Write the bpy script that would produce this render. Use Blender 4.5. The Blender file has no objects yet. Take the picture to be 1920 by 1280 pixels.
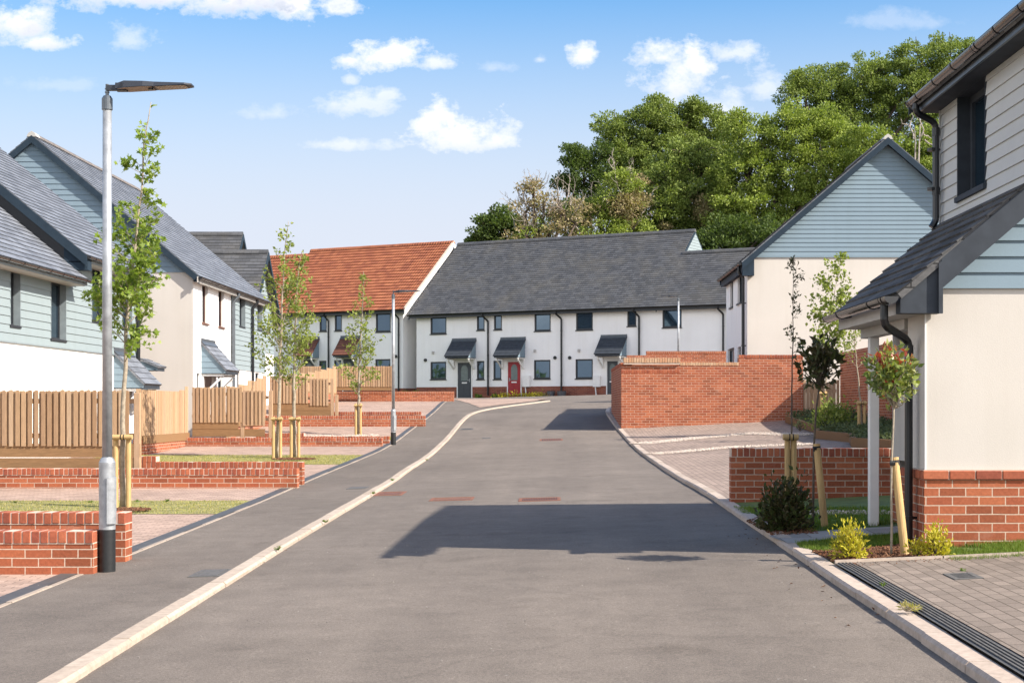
import bpy, math, random
from mathutils import Vector, Matrix, noise
from bisect import bisect_right

R = random.Random(7)
SC = bpy.context.scene
COL = SC.collection
Zv = Vector((0, 0, 1))
# ------------------------------------------------------------------ survey geometry
F, CX, CY = 2800.0, 1040.0, 764.0          # focal length and principal point of the 1920 x 1280 photograph


def P(px, py, Y):
    return Vector(((px - CX) * Y / F, Y, (CY - py) * Y / F))


def xa(px, Y):
    return (px - CX) * Y / F


def za(py, Y):
    return (CY - py) * Y / F


_prof = [(-80, -2.2), (0, -1.58), (12.8, -1.45), (24.4, -1.32), (34, -1.19), (40, -1.05), (44, -0.86), (47.5, -0.62), (55, -0.2),
         (62, .15), (70, .38), (80, .52), (90, .6), (120, .75), (400, 1.0), (2000, 1.0)]


def _lin(y):
    i = min(max(bisect_right([p[0] for p in _prof], y) - 1, 0), len(_prof) - 2)
    a, b = _prof[i], _prof[i + 1]
    return a[1] + (b[1] - a[1]) * (y - a[0]) / (b[0] - a[0])


_tab = [sum(_lin(-60 + k * .5 + d) for d in (-3, -2, -1, 0, 1, 2, 3)) / 7 for k in range(600)]


def zl(y):
    t = (y + 60) / .5
    if t < 0 or t > 598:
        return _lin(y)
    i = int(t)
    return _tab[i] + (_tab[i + 1] - _tab[i]) * (t - i)


def G(x, y):
    if x < -4: l = 0
    elif x < 2.4: l = .026 * (x + 4)
    elif x < 12: l = .1664 + .05 * (x - 2.4)
    else: l = .6464
    return zl(y) + l


def gp(px, py, dz=0.0):
    """the point of the ground on which the pixel's sight line lands"""
    y = 5.0
    while y < 140:
        p = P(px, py, y)
        if p.z <= G(p.x, y) + dz:
            lo, hi = y - .2, y
            for _ in range(20):
                m = (lo + hi) / 2
                q = P(px, py, m)
                if q.z <= G(q.x, m) + dz: hi = m
                else: lo = m
            q = P(px, py, hi)
            return Vector((q.x, q.y, G(q.x, q.y) + dz))
        y += .2
    return P(px, py, 140)


# ------------------------------------------------------------------ mesh collector
class MB:
    def __init__(s):
        s.v, s.f, s.uv = [], [], []

    def poly(s, pts, uv=None):
        n = len(s.v)
        s.v.extend(Vector(p) for p in pts)
        s.f.append(tuple(range(n, n + len(pts))))
        s.uv.append(uv)

    def box(s, x0, x1, y0, y1, z0, z1):
        s.obox(Vector((x0, y0, z0)), Vector((x1 - x0, 0, 0)), Vector((0, y1 - y0, 0)), Vector((0, 0, z1 - z0)))

    def obox(s, o, a, b, c):
        o = Vector(o)
        if a.cross(b).dot(c) < 0: a, b = b, a
        p = [o, o + a, o + a + b, o + b, o + c, o + a + c, o + a + b + c, o + b + c]
        for q in ((3, 2, 1, 0), (4, 5, 6, 7), (0, 1, 5, 4), (1, 2, 6, 5), (2, 3, 7, 6), (3, 0, 4, 7)):
            s.poly([p[i] for i in q])

    def cbox(s, o, a, b, c, bev):
        """box with chamfered edges all round"""
        o = Vector(o)
        if a.cross(b).dot(c) < 0: a, b = b, a
        la, lb, lc = a.length, b.length, c.length
        A, B, C = a / la, b / lb, c / lc
        m = o + (a + b + c) / 2
        e = bev

        def pt(i, j, k, ax):
            d = [la / 2, lb / 2, lc / 2]
            for t in range(3):
                if t != ax: d[t] -= e
            return m + A * (i * d[0]) + B * (j * d[1]) + C * (k * d[2])
        for ax in range(3):
            for sg in (-1, 1):
                q = []
                for (u, w) in ((-1, -1), (1, -1), (1, 1), (-1, 1)):
                    t = [0, 0, 0]; t[ax] = sg; t[(ax + 1) % 3] = u; t[(ax + 2) % 3] = w
                    q.append(pt(t[0], t[1], t[2], ax))
                if sg < 0: q.reverse()
                s.poly(q)
        for ax in range(3):                       # edge chamfers
            b1, b2 = (ax + 1) % 3, (ax + 2) % 3
            for s1 in (-1, 1):
                for s2 in (-1, 1):
                    q = []
                    for (sa, which) in ((-1, b1), (1, b1), (1, b2), (-1, b2)):
                        t = [0, 0, 0]; t[ax] = sa; t[b1] = s1; t[b2] = s2
                        q.append(pt(t[0], t[1], t[2], which))
                    if s1 * s2 < 0: q.reverse()
                    s.poly(q)

    def prism(s, pts, ext):
        """closed prism: polygon pts, extruded by ext"""
        pts = [Vector(p) for p in pts]
        nrm = Vector((0, 0, 0))
        for i in range(len(pts)):
            nrm += pts[i].cross(pts[(i + 1) % len(pts)])
        if nrm.dot(ext) > 0: pts.reverse()
        top = [p + ext for p in pts]
        s.poly(pts)
        s.poly(list(reversed(top)))
        n = len(pts)
        for i in range(n):
            j = (i + 1) % n
            s.poly([pts[j], pts[i], top[i], top[j]])

    def tube(s, pts, rad, n=8, caps=True):
        pts = [Vector(p) for p in pts]
        if not isinstance(rad, (list, tuple)): rad = [rad] * len(pts)
        rings = []
        ref = None
        for i, p in enumerate(pts):
            d = (pts[min(i + 1, len(pts) - 1)] - pts[max(i - 1, 0)])
            if d.length < 1e-9: d = Vector((0, 0, 1))
            d.normalize()
            if ref is None:
                ref = d.orthogonal().normalized()
            ref = (ref - d * ref.dot(d))
            if ref.length < 1e-6: ref = d.orthogonal()
            ref.normalize()
            b = d.cross(ref)
            rings.append([p + (ref * math.cos(2 * math.pi * k / n) + b * math.sin(2 * math.pi * k / n)) * rad[i] for k in range(n)])
        base = len(s.v)
        for r in rings: s.v.extend(r)
        for i in range(len(rings) - 1):
            for k in range(n):
                k2 = (k + 1) % n
                s.f.append((base + i * n + k, base + i * n + k2, base + (i + 1) * n + k2, base + (i + 1) * n + k))
                s.uv.append(None)
        if caps:
            s.f.append(tuple(base + k for k in reversed(range(n)))); s.uv.append(None)
            e = base + (len(rings) - 1) * n
            s.f.append(tuple(e + k for k in range(n))); s.uv.append(None)

    def leaf(s, p, d, up, L, Wd, fold=.25):
        d = d.normalized()
        sd = d.cross(up)
        if sd.length < 1e-4: sd = d.orthogonal()
        sd.normalize()
        nn = sd.cross(d)
        m = p + d * (L * .45)
        a, b = m + sd * (Wd / 2) + nn * (Wd * fold), m - sd * (Wd / 2) + nn * (Wd * fold)
        n = len(s.v)
        s.v.extend([p, b, p + d * L, a])
        s.f.append((n, n + 1, n + 2)); s.uv.append(None)
        s.f.append((n, n + 2, n + 3)); s.uv.append(None)

    def star(s, p, d, up, L, points=5):
        d = d.normalized()
        sd = d.cross(up)
        if sd.length < 1e-4: sd = d.orthogonal()
        sd.normalize()
        c = p + d * (L * .5)
        q = []
        for k in range(points * 2):
            a = math.pi + math.pi * k / points
            r = L * ((.56 if k in (0, 2, 8, 4, 6) else .26) * (1.0 if k != 0 else .55))
            q.append(c + d * (math.cos(a) * r) + sd * (math.sin(a) * r))
        s.poly(q)

    def lap(s, O, U, V, N, pol, holes, pitch, tb, tt, v_start=None, caps=True):
        """courses of lapped boards / slates over a convex polygon of (u, v), with rectangular holes"""
        vs = [p[1] for p in pol]
        lo, hi = min(vs), max(vs)
        r = lo if v_start is None else v_start
        cuts = sorted({h[2] for h in holes} | {h[3] for h in holes} | set(vs))
        while r < hi - 1e-6:
            v0r, v1r = max(r, lo), min(r + pitch, hi)
            zs = [v0r] + [c for c in cuts if v0r + 1e-5 < c < v1r - 1e-5] + [v1r]
            for a, b in zip(zs[:-1], zs[1:]):
                if b - a < 1e-5: continue
                ua, ub = ext(pol, a), ext(pol, b)
                if ua is None or ub is None: continue
                mid = (a + b) / 2
                e0, e1 = max(ua[0], ub[0]), min(ua[1], ub[1])
                hs = sorted((max(h[0], e0), min(h[1], e1)) for h in holes if h[2] <= mid <= h[3] and h[1] > e0 and h[0] < e1)
                segs = []
                cur = (ua[0], ub[0])
                for h0, h1 in hs:
                    segs.append((cur[0], h0, cur[1], h0)); cur = (h1, h1)
                segs.append((cur[0], ua[1], cur[1], ub[1]))
                oa = tt + (tb - tt) * (1 - (a - r) / pitch)
                ob = tt + (tb - tt) * (1 - (b - r) / pitch)
                for (a0, a1, b0, b1) in segs:
                    if a1 - a0 < 1e-4 and b1 - b0 < 1e-4: continue
                    p0, p1 = O + U * a0 + V * a + N * oa, O + U * a1 + V * a + N * oa
                    p2, p3 = O + U * b1 + V * b + N * ob, O + U * b0 + V * b + N * ob
                    s.poly([p0, p1, p2, p3], [(a0, a), (a1, a), (b1, b), (b0, b)])
                    if abs(a - r) < 1e-5 and tb > .001:
                        q0, q1 = O + U * a0 + V * a, O + U * a1 + V * a
                        s.poly([q0, q1, p1, p0], [(a0, a), (a1, a), (a1, a), (a0, a)])
                    if caps:
                        s.poly([O + U * a0 + V * a, p0, p3, O + U * b0 + V * b], [(a0, a)] * 4)
                        s.poly([p1, O + U * a1 + V * a, O + U * b1 + V * b, p2], [(a1, a)] * 4)
            r += pitch

    def build(s, name, mat, parent=None, smooth=False, origin=None):
        if parent is not None:
            r = parent
            while r.parent is not None: r = r.parent
            o = Vector(r.location)
        else:
            o = Vector(origin) if origin is not None else Vector((0, 0, 0))
        me = bpy.data.meshes.new(name)
        me.from_pydata([tuple(p - o) for p in s.v], [], s.f)
        uvl = me.uv_layers.new(name='UVMap')
        k = 0
        flat = []
        for fi, f in enumerate(s.f):
            u = s.uv[fi]
            if u is None:
                p = [s.v[i] for i in f]
                n = Vector((0, 0, 0))
                for i in range(len(p)):
                    n += (p[i] - p[0]).cross(p[(i + 1) % len(p)] - p[0])
                if n.length < 1e-12: n = Vector((0, 0, 1))
                n.normalize()
                if abs(n.z) > .97:
                    u = [(q.x, q.y) for q in p]
                else:
                    t = Zv.cross(n).normalized(); b = n.cross(t)
                    u = [(q.dot(t), q.dot(b)) for q in p]
            for q in u: flat.extend(q)
        uvl.data.foreach_set('uv', flat)
        me.materials.append(mat)
        if smooth:
            me.polygons.foreach_set('use_smooth', [True] * len(me.polygons))
        me.update()
        ob = bpy.data.objects.new(name, me)
        COL.objects.link(ob)
        if parent is not None: ob.parent = parent
        else: ob.location = o
        return ob


def ext(pol, v):
    xs = []
    n = len(pol)
    for i in range(n):
        (u0, v0), (u1, v1) = pol[i], pol[(i + 1) % n]
        if abs(v1 - v0) < 1e-9:
            if abs(v - v0) < 1e-6: xs += [u0, u1]
        elif min(v0, v1) - 1e-6 <= v <= max(v0, v1) + 1e-6:
            xs.append(u0 + (u1 - u0) * (v - v0) / (v1 - v0))
    return (min(xs), max(xs)) if xs else None


def empty(name, loc, label, cat, group=None):
    o = bpy.data.objects.new(name, None)
    o.empty_display_size = .3
    o.location = loc
    COL.objects.link(o)
    tag(o, label, cat, group)
    return o


def tag(o, label=None, cat=None, group=None, kind=None):
    if label: o['label'] = label
    if cat: o['category'] = cat
    if group: o['group'] = group
    if kind: o['kind'] = kind
    return o


def structure(o):
    o['kind'] = 'structure'
    return o


# ------------------------------------------------------------------ materials
def NT(name):
    m = bpy.data.materials.new(name)
    m.use_nodes = True
    t = m.node_tree
    b = t.nodes['Principled BSDF']
    return m, t, b


def N(t, typ, **kw):
    n = t.nodes.new(typ)
    for k, v in kw.items():
        if k.startswith('i_'):
            key = k[2:]
            n.inputs[int(key) if key.isdigit() else key.replace('_', ' ')].default_value = v
        else:
            setattr(n, k, v)
    return n


def L(t, a, b):
    t.links.new(a, b)


def ramp(t, src, stops):
    r = t.nodes.new('ShaderNodeValToRGB')
    el = r.color_ramp.elements
    while len(el) < len(stops): el.new(.5)
    for e, (p, c) in zip(el, stops):
        e.position = p
        e.color = (c[0], c[1], c[2], 1) if len(c) == 3 else c
    L(t, src, r.inputs[0])
    return r.outputs[0]


def mul(t, a, b, fac=1.0, mode='MULTIPLY'):
    n = t.nodes.new('ShaderNodeMix')
    n.data_type = 'RGBA'; n.blend_type = mode
    n.inputs[0].default_value = fac
    for i, x in ((6, a), (7, b)):
        if isinstance(x, (tuple, list)): n.inputs[i].default_value = (x[0], x[1], x[2], 1)
        else: L(t, x, n.inputs[i])
    return n.outputs[2]


def coords(t, scale=(1, 1, 1), kind='UV', rot=0):
    c = t.nodes.new('ShaderNodeTexCoord')
    m = t.nodes.new('ShaderNodeMapping')
    m.inputs['Scale'].default_value = scale
    m.inputs['Rotation'].default_value = (0, 0, rot)
    L(t, c.outputs[kind], m.inputs[0])
    return m.outputs[0]


def noise_n(t, vec, scale, detail=4, rough=.55):
    n = N(t, 'ShaderNodeTexNoise', i_Scale=scale, i_Detail=detail, i_Roughness=rough)
    L(t, vec, n.inputs['Vector'])
    return n.outputs['Fac']


def bump(t, b, h, strength=.3, dist=.01):
    n = N(t, 'ShaderNodeBump', i_Strength=strength, i_Distance=dist)
    L(t, h, n.inputs['Height'])
    L(t, n.outputs[0], b.inputs['Normal'])
    return n


def plain(name, col, rough=.6, metal=0.0, var=.12, nscale=6, bmp=0.0, spec=None):
    m, t, b = NT(name)
    v = coords(t, kind='Object')
    n = noise_n(t, v, nscale, 5)
    lo = tuple(c * (1 - var) for c in col); hi = tuple(min(1, c * (1 + var)) for c in col)
    L(t, ramp(t, n, [(.3, lo), (.7, hi)]), b.inputs['Base Color'])
    b.inputs['Roughness'].default_value = rough
    b.inputs['Metallic'].default_value = metal
    if spec is not None: b.inputs['Specular IOR Level'].default_value = spec
    if bmp:
        bump(t, b, noise_n(t, v, nscale * 12, 4), bmp, .004)
    return m


def mat_render(name, col, grain=.35, stain=.06):
    m, t, b = NT(name)
    v = coords(t, kind='Object')
    big = noise_n(t, v, .9, 5)
    fine = noise_n(t, v, 95, 5, .65)
    c1 = ramp(t, big, [(.3, tuple(x * (1 - stain) for x in col)), (.7, col)])
    c2 = ramp(t, fine, [(.3, (.93, .93, .93)), (.65, (1, 1, 1))])
    c1 = mul(t, c1, ramp(t, noise_n(t, coords(t, (2.6, 2.6, .22), 'Object'), 1.6, 6, .6), [(.28, (.965, .96, .95)), (.55, (1, 1, 1))]))
    L(t, mul(t, c1, c2), b.inputs['Base Color'])
    b.inputs['Roughness'].default_value = .92
    b.inputs['Specular IOR Level'].default_value = .2
    bump(t, b, fine, grain, .006)
    return m


def mat_brick(name, tone=(.345, .104, .051), mortar=(.54, .41, .315), soldier=False, width=.225, row=.075):
    m, t, b = NT(name)
    v = coords(t)
    bt = N(t, 'ShaderNodeTexBrick', offset=.5 if not soldier else 0.0, offset_frequency=2)
    bt.inputs['Scale'].default_value = 1.0
    bt.inputs['Mortar Size'].default_value = .0052
    bt.inputs['Mortar Smooth'].default_value = .15
    bt.inputs['Bias'].default_value = 0
    bt.inputs['Brick Width'].default_value = width if not soldier else .075
    bt.inputs['Row Height'].default_value = row if not soldier else .225
    bt.inputs['Color1'].default_value = (1, 1, 1, 1)
    bt.inputs['Color2'].default_value = (0, 0, 0, 1)
    bt.inputs['Mortar'].default_value = (.5, .5, .5, 1)
    wob = N(t, 'ShaderNodeTexNoise', i_Scale=5.0, i_Detail=2.0)
    L(t, v, wob.inputs['Vector'])
    ad = N(t, 'ShaderNodeVectorMath', operation='MULTIPLY_ADD')
    L(t, wob.outputs['Color'], ad.inputs[0]); ad.inputs[1].default_value = (.006, .006, 0); L(t, v, ad.inputs[2])
    L(t, ad.outputs[0], bt.inputs['Vector'])
    body = ramp(t, bt.outputs['Color'], [(0.0, tuple(x * .72 for x in tone)), (.35, tone), (.7, (tone[0] * 1.18, tone[1] * 1.25, tone[2] * 1.2)),
                                         (1.0, (tone[0] * .85, tone[1] * .75, tone[2] * .8))])
    fine = noise_n(t, v, 38, 6, .7)
    body = mul(t, body, ramp(t, fine, [(.25, (.72, .72, .72)), (.7, (1.15, 1.15, 1.15))]))
    big = noise_n(t, v, 1.3, 4)
    body = mul(t, body, ramp(t, big, [(.3, (.86, .86, .86)), (.7, (1.08, 1.08, 1.08))]))
    ef = t.nodes.new('ShaderNodeMix'); ef.data_type = 'RGBA'
    L(t, ramp(t, noise_n(t, v, 2.6, 8, .72), [(.56, (0, 0, 0)), (.75, (.22, .22, .22))]), ef.inputs[0]); L(t, body, ef.inputs[6]); ef.inputs[7].default_value = (.52, .40, .32, 1)
    body = ef.outputs[2]
    fin = t.nodes.new('ShaderNodeMix'); fin.data_type = 'RGBA'
    L(t, bt.outputs['Fac'], fin.inputs[0]); L(t, body, fin.inputs[6])
    L(t, mul(t, mortar, ramp(t, fine, [(.3, (.8, .8, .8)), (.7, (1.1, 1.1, 1.1))])), fin.inputs[7])
    L(t, fin.outputs[2], b.inputs['Base Color'])
    b.inputs['Roughness'].default_value = .88
    b.inputs['Specular IOR Level'].default_value = .2
    inv = N(t, 'ShaderNodeMath', operation='MULTIPLY_ADD'); L(t, bt.outputs['Fac'], inv.inputs[0]); inv.inputs[1].default_value = -1; inv.inputs[2].default_value = 1
    h = N(t, 'ShaderNodeMath', operation='MULTIPLY_ADD'); L(t, fine, h.inputs[0]); h.inputs[1].default_value = .3; L(t, inv.outputs[0], h.inputs[2])
    bump(t, b, h.outputs[0], .8, .008)
    return m


def island(t):
    return t.nodes.new('ShaderNodeNewGeometry').outputs['Random Per Island']


def mat_island(name, cols, rough=.85, nscale=40, bmp=.4, streak=None, trans=0.0, dist=.004, spec=.25):
    """colour picked per loose piece (one brick, one board, one leaf)"""
    m, t, b = NT(name)
    k = len(cols)
    c = ramp(t, island(t), [((i + .5) / k, cc) for i, cc in enumerate(cols)])
    v = coords(t, scale=streak or (1, 1, 1), kind='Object')
    n = noise_n(t, v, nscale, 5, .65)
    c = mul(t, c, ramp(t, n, [(.25, (.74, .74, .74)), (.72, (1.14, 1.14, 1.14))]))
    L(t, c, b.inputs['Base Color'])
    b.inputs['Roughness'].default_value = rough
    b.inputs['Specular IOR Level'].default_value = spec
    if bmp: bump(t, b, n, bmp, dist)
    if trans:
        tr = N(t, 'ShaderNodeBsdfTranslucent')
        tint = mul(t, c, (1.25, 1.35, .6))
        L(t, tint, tr.inputs[0])
        mx = N(t, 'ShaderNodeMixShader'); mx.inputs[0].default_value = trans
        L(t, b.outputs[0], mx.inputs[1]); L(t, tr.outputs[0], mx.inputs[2])
        L(t, mx.outputs[0], t.nodes['Material Output'].inputs[0])
    return m


def mat_slate(name, tone, w=.3, h=.2, lichen=.0, rough=.6, vary=.28, joint=.006):
    m, t, b = NT(name)
    v = coords(t)
    bt = N(t, 'ShaderNodeTexBrick', offset=.5, offset_frequency=2)
    bt.inputs['Scale'].default_value = 1
    bt.inputs['Mortar Size'].default_value = joint
    bt.inputs['Mortar Smooth'].default_value = .3
    bt.inputs['Brick Width'].default_value = w
    bt.inputs['Row Height'].default_value = h
    bt.inputs['Color1'].default_value = (1, 1, 1, 1)
    bt.inputs['Color2'].default_value = (0, 0, 0, 1)
    bt.inputs['Mortar'].default_value = (.0, .0, .0, 1)
    L(t, v, bt.inputs['Vector'])
    c = ramp(t, bt.outputs['Color'], [(0, tuple(x * (1 - vary) for x in tone)), (1, tuple(x * (1 + vary) for x in tone))])
    vo = coords(t, kind='Object')
    fine = noise_n(t, vo, 25, 5, .7)
    big = noise_n(t, vo, .8, 5, .6)
    c = mul(t, c, ramp(t, fine, [(.25, (.75, .75, .75)), (.75, (1.2, 1.2, 1.2))]))
    jt = N(t, 'ShaderNodeMath', operation='MULTIPLY_ADD'); L(t, bt.outputs['Fac'], jt.inputs[0]); jt.inputs[1].default_value = -.5; jt.inputs[2].default_value = 1
    c = mul(t, c, jt.outputs[0])
    if lichen:
        mx = t.nodes.new('ShaderNodeMix'); mx.data_type = 'RGBA'
        L(t, ramp(t, big, [(.45, (0, 0, 0)), (.75, (lichen, lichen, lichen))]), mx.inputs[0])
        L(t, c, mx.inputs[6]); mx.inputs[7].default_value = (.20, .17, .11, 1)
        c = mx.outputs[2]
    L(t, c, b.inputs['Base Color'])
    b.inputs['Roughness'].default_value = rough
    b.inputs['Specular IOR Level'].default_value = .35 if rough < .9 else .12
    h_ = N(t, 'ShaderNodeMath', operation='MULTIPLY_ADD'); L(t, bt.outputs['Fac'], h_.inputs[0]); h_.inputs[1].default_value = -1; L(t, fine, h_.inputs[2])
    bump(t, b, h_.outputs[0], .6, .005)
    return m


def mat_tile():
    m, t, b = NT('orange_pantile')
    v = coords(t)
    bt = N(t, 'ShaderNodeTexBrick', offset=0.0)
    bt.inputs['Scale'].default_value = 1
    bt.inputs['Mortar Size'].default_value = .0
    bt.inputs['Brick Width'].default_value = .3
    bt.inputs['Row Height'].default_value = .32
    bt.inputs['Color1'].default_value = (1, 1, 1, 1); bt.inputs['Color2'].default_value = (0, 0, 0, 1)
    L(t, v, bt.inputs['Vector'])
    c = ramp(t, bt.outputs['Color'], [(0, (.23, .066, .028)), (.5, (.31, .095, .038)), (1, (.37, .125, .052))])
    fine = noise_n(t, coords(t, kind='Object'), 12, 5, .7)
    c = mul(t, c, ramp(t, fine, [(.25, (.75, .75, .75)), (.75, (1.2, 1.2, 1.2))]))
    L(t, c, b.inputs['Base Color'])
    b.inputs['Roughness'].default_value = .8
    w = N(t, 'ShaderNodeTexWave', wave_type='BANDS', bands_direction='X', i_Scale=3.333 / 2 / math.pi * math.pi)
    L(t, v, w.inputs['Vector'])
    bump(t, b, w.outputs['Fac'], .9, .03)
    return m


def mat_asphalt(name, tone, seed=0.0):
    m, t, b = NT(name)
    v = coords(t, kind='Object')
    mp = t.nodes.new('ShaderNodeMapping'); L(t, v, mp.inputs[0]); mp.inputs['Location'].default_value = (seed, seed * 2, 0)
    v = mp.outputs[0]
    big = noise_n(t, v, .35, 6, .6)
    mid = noise_n(t, v, 3, 6, .65)
    fine = noise_n(t, v, 140, 3, .7)
    c = ramp(t, big, [(.3, tuple(x * .84 for x in tone)), (.7, tuple(x * 1.12 for x in tone))])
    c = mul(t, c, ramp(t, mid, [(.3, (.86, .86, .86)), (.7, (1.1, 1.1, 1.1))]))
    c = mul(t, c, ramp(t, fine, [(.3, (.62, .62, .62)), (.55, (1.0, 1.0, 1.0)), (.72, (1.55, 1.5, 1.42))]))
    c = mul(t, c, ramp(t, noise_n(t, v, 52, 4, .8), [(.28, (.70, .70, .70)), (.5, (1, 1, 1)), (.7, (1.32, 1.31, 1.28))]))
    vo = N(t, 'ShaderNodeTexVoronoi', i_Scale=7.0); L(t, v, vo.inputs['Vector'])
    dots = ramp(t, vo.outputs['Distance'], [(.035, (1, 1, 1)), (.06, (0, 0, 0))])
    mx = t.nodes.new('ShaderNodeMix'); mx.data_type = 'RGBA'
    rnd = N(t, 'ShaderNodeMath', operation='GREATER_THAN'); L(t, vo.outputs['Color'], rnd.inputs[0]); rnd.inputs[1].default_value = .62
    f = N(t, 'ShaderNodeMath', operation='MULTIPLY'); L(t, dots, f.inputs[0]); L(t, rnd.outputs[0], f.inputs[1])
    L(t, f.outputs[0], mx.inputs[0]); L(t, c, mx.inputs[6]); mx.inputs[7].default_value = (.34, .31, .27, 1)
    trk = t.nodes.new('ShaderNodeMapping'); L(t, v, trk.inputs[0]); trk.inputs['Scale'].default_value = (1.5, .07, 1)
    mxo = mul(t, mx.outputs[2], ramp(t, noise_n(t, trk.outputs[0], 1.0, 5, .6), [(.3, (.9, .9, .9)), (.7, (1.07, 1.07, 1.06))]))
    blot = noise_n(t, v, 1.1, 7, .7)
    mxo = mul(t, mxo, ramp(t, blot, [(.30, (.80, .79, .78)), (.42, (1, 1, 1))]))
    # hairline cracks
    cr = N(t, 'ShaderNodeTexVoronoi', feature='DISTANCE_TO_EDGE', i_Scale=.16)
    wv = N(t, 'ShaderNodeTexNoise', i_Scale=1.1, i_Detail=5.0); L(t, v, wv.inputs['Vector'])
    ad = N(t, 'ShaderNodeVectorMath', operation='MULTIPLY_ADD'); L(t, wv.outputs['Color'], ad.inputs[0]); ad.inputs[1].default_value = (1.1, 1.1, 0); L(t, v, ad.inputs[2])
    L(t, ad.outputs[0], cr.inputs['Vector'])
    crk = ramp(t, cr.outputs['Distance'], [(.0, (.62, .62, .62)), (.0022, (1, 1, 1))])
    c = mul(t, mxo, crk, .3)
    L(t, c, b.inputs['Base Color'])
    b.inputs['Roughness'].default_value = .9
    b.inputs['Specular IOR Level'].default_value = .25
    bump(t, b, fine, .55, .006)
    return m


def mat_paving(name, tone, rot=0.0, w=.2, h=.1):
    m, t, b = NT(name)
    v = coords(t, kind='Object', rot=rot)
    bt = N(t, 'ShaderNodeTexBrick', offset=.5)
    bt.inputs['Scale'].default_value = 1
    bt.inputs['Mortar Size'].default_value = .0045
    bt.inputs['Mortar Smooth'].default_value = .2
    bt.inputs['Brick Width'].default_value = w; bt.inputs['Row Height'].default_value = h
    bt.inputs['Color1'].default_value = (1, 1, 1, 1); bt.inputs['Color2'].default_value = (0, 0, 0, 1)
    L(t, v, bt.inputs['Vector'])
    c = ramp(t, bt.outputs['Color'], [(0, tuple(x * .82 for x in tone)), (1, tuple(x * 1.16 for x in tone))])
    fine = noise_n(t, v, 70, 5, .7); big = noise_n(t, v, .7, 5)
    c = mul(t, c, ramp(t, fine, [(.3, (.8, .8, .8)), (.7, (1.12, 1.12, 1.12))]))
    c = mul(t, c, ramp(t, big, [(.3, (.85, .85, .85)), (.7, (1.1, 1.1, 1.1))]))
    fin = t.nodes.new('ShaderNodeMix'); fin.data_type = 'RGBA'
    L(t, bt.outputs['Fac'], fin.inputs[0]); L(t, c, fin.inputs[6]); fin.inputs[7].default_value = (tone[0] * .33, tone[1] * .32, tone[2] * .3, 1)
    L(t, fin.outputs[2], b.inputs['Base Color'])
    b.inputs['Roughness'].default_value = .88
    b.inputs['Specular IOR Level'].default_value = .25
    h_ = N(t, 'ShaderNodeMath', operation='MULTIPLY_ADD'); L(t, bt.outputs['Fac'], h_.inputs[0]); h_.inputs[1].default_value = -2.5; L(t, fine, h_.inputs[2])
    bump(t, b, h_.outputs[0], .5, .006)
    return m


def mat_glass():
    m, t, b = NT('window_glass')
    b.inputs['Base Color'].default_value = (.012, .024, .036, 1)
    b.inputs['Specular Tint'].default_value = (.62, .82, 1.0, 1)
    b.inputs['Roughness'].default_value = .02
    b.inputs['IOR'].default_value = 2.5
    n = noise_n(t, coords(t, kind='Object'), .8, 2)
    bump(t, b, n, .05, .05)
    return m


M = {}
M['render_cream'] = mat_render('cream_render', (.575, .535, .485), .22)
M['render_white'] = mat_render('white_render', (.90, .885, .865), .25)
M['brick'] = mat_brick('red_brick')
M['brick_dark'] = mat_brick('plinth_brick', (.25, .075, .045), (.34, .26, .22))
M['soldier'] = mat_brick('soldier_brick', soldier=True)
M['cap_brick'] = mat_island('edge_brick', [(.30, .085, .045), (.355, .104, .052), (.40, .13, .065), (.32, .093, .05), (.25, .07, .042)], .88, 30, .7)
M['mortar'] = plain('mortar', (.54, .42, .33), .95, bmp=.4)
M['slate_light'] = mat_slate('grey_slate', (.155, .165, .185), .3, .2)
M['slate_dark'] = mat_slate('weathered_slate', (.078, .079, .082), .3, .2, lichen=.2, vary=.24)
M['slate_near'] = mat_slate('near_slate', (.105, .103, .102), .33, .2, vary=.3, joint=.007, rough=.95)
M['tile'] = mat_tile()
M['tile_brown'] = mat_slate('brown_tile', (.14, .055, .035), .3, .2)
M['clad'] = mat_render('blue_grey_board', (.198, .265, .315), .12, .05)
M['clad_pale'] = mat_render('pale_grey_board', (.25, .30, .315), .12, .05)
M['clad_grey'] = mat_render('grey_board', (.54, .545, .53), .18, .08)
M['barge'] = plain('navy_bargeboard', (.022, .036, .052), .8, spec=.15)
M['barge_grey'] = plain('slate_grey_fascia', (.042, .049, .06), .75, var=.18, spec=.2)
M['anthracite'] = plain('anthracite_frame', (.022, .025, .03), .4)
M['reveal'] = plain('grey_reveal', (.20, .235, .25), .5)
M['black'] = plain('black_plastic', (.008, .009, .011), .32, spec=.6)
M['gutter_brown'] = plain('glossy_black_gutter', (.012, .011, .011), .16, spec=.9)
M['white_paint'] = plain('white_paint', (.75, .74, .72), .45, var=.04)
M['offwhite'] = plain('fascia_board', (.42, .40, .37), .55, var=.06)
M['glass'] = mat_glass()
M['door_dark'] = plain('charcoal_door', (.035, .042, .052), .4)
M['door_red'] = plain('red_door', (.30, .012, .02), .35)
M['door_glass'] = plain('obscured_glass', (.12, .15, .15), .15, spec=.8)
M['door_brown'] = plain('brown_door', (.12, .05, .03), .4)
M['picket'] = mat_island('softwood_picket', [(.42, .275, .16), (.36, .23, .13), (.47, .32, .195), (.39, .26, .165), (.31, .19, .105), (.43, .30, .19)], .8, 9, .3, (6, 6, .6))
M['sleeper'] = mat_island('treated_sleeper', [(.22, .125, .06), (.265, .155, .075), (.18, .10, .048)], .8, 9, .3, (.6, 6, 6))
M['stake'] = mat_island('round_stake', [(.47, .30, .115), (.52, .35, .16), (.42, .27, .11)], .75, 9, .3, (5, 5, .7))
M['rubber'] = plain('black_rubber_tie', (.012, .012, .012), .7)
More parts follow.
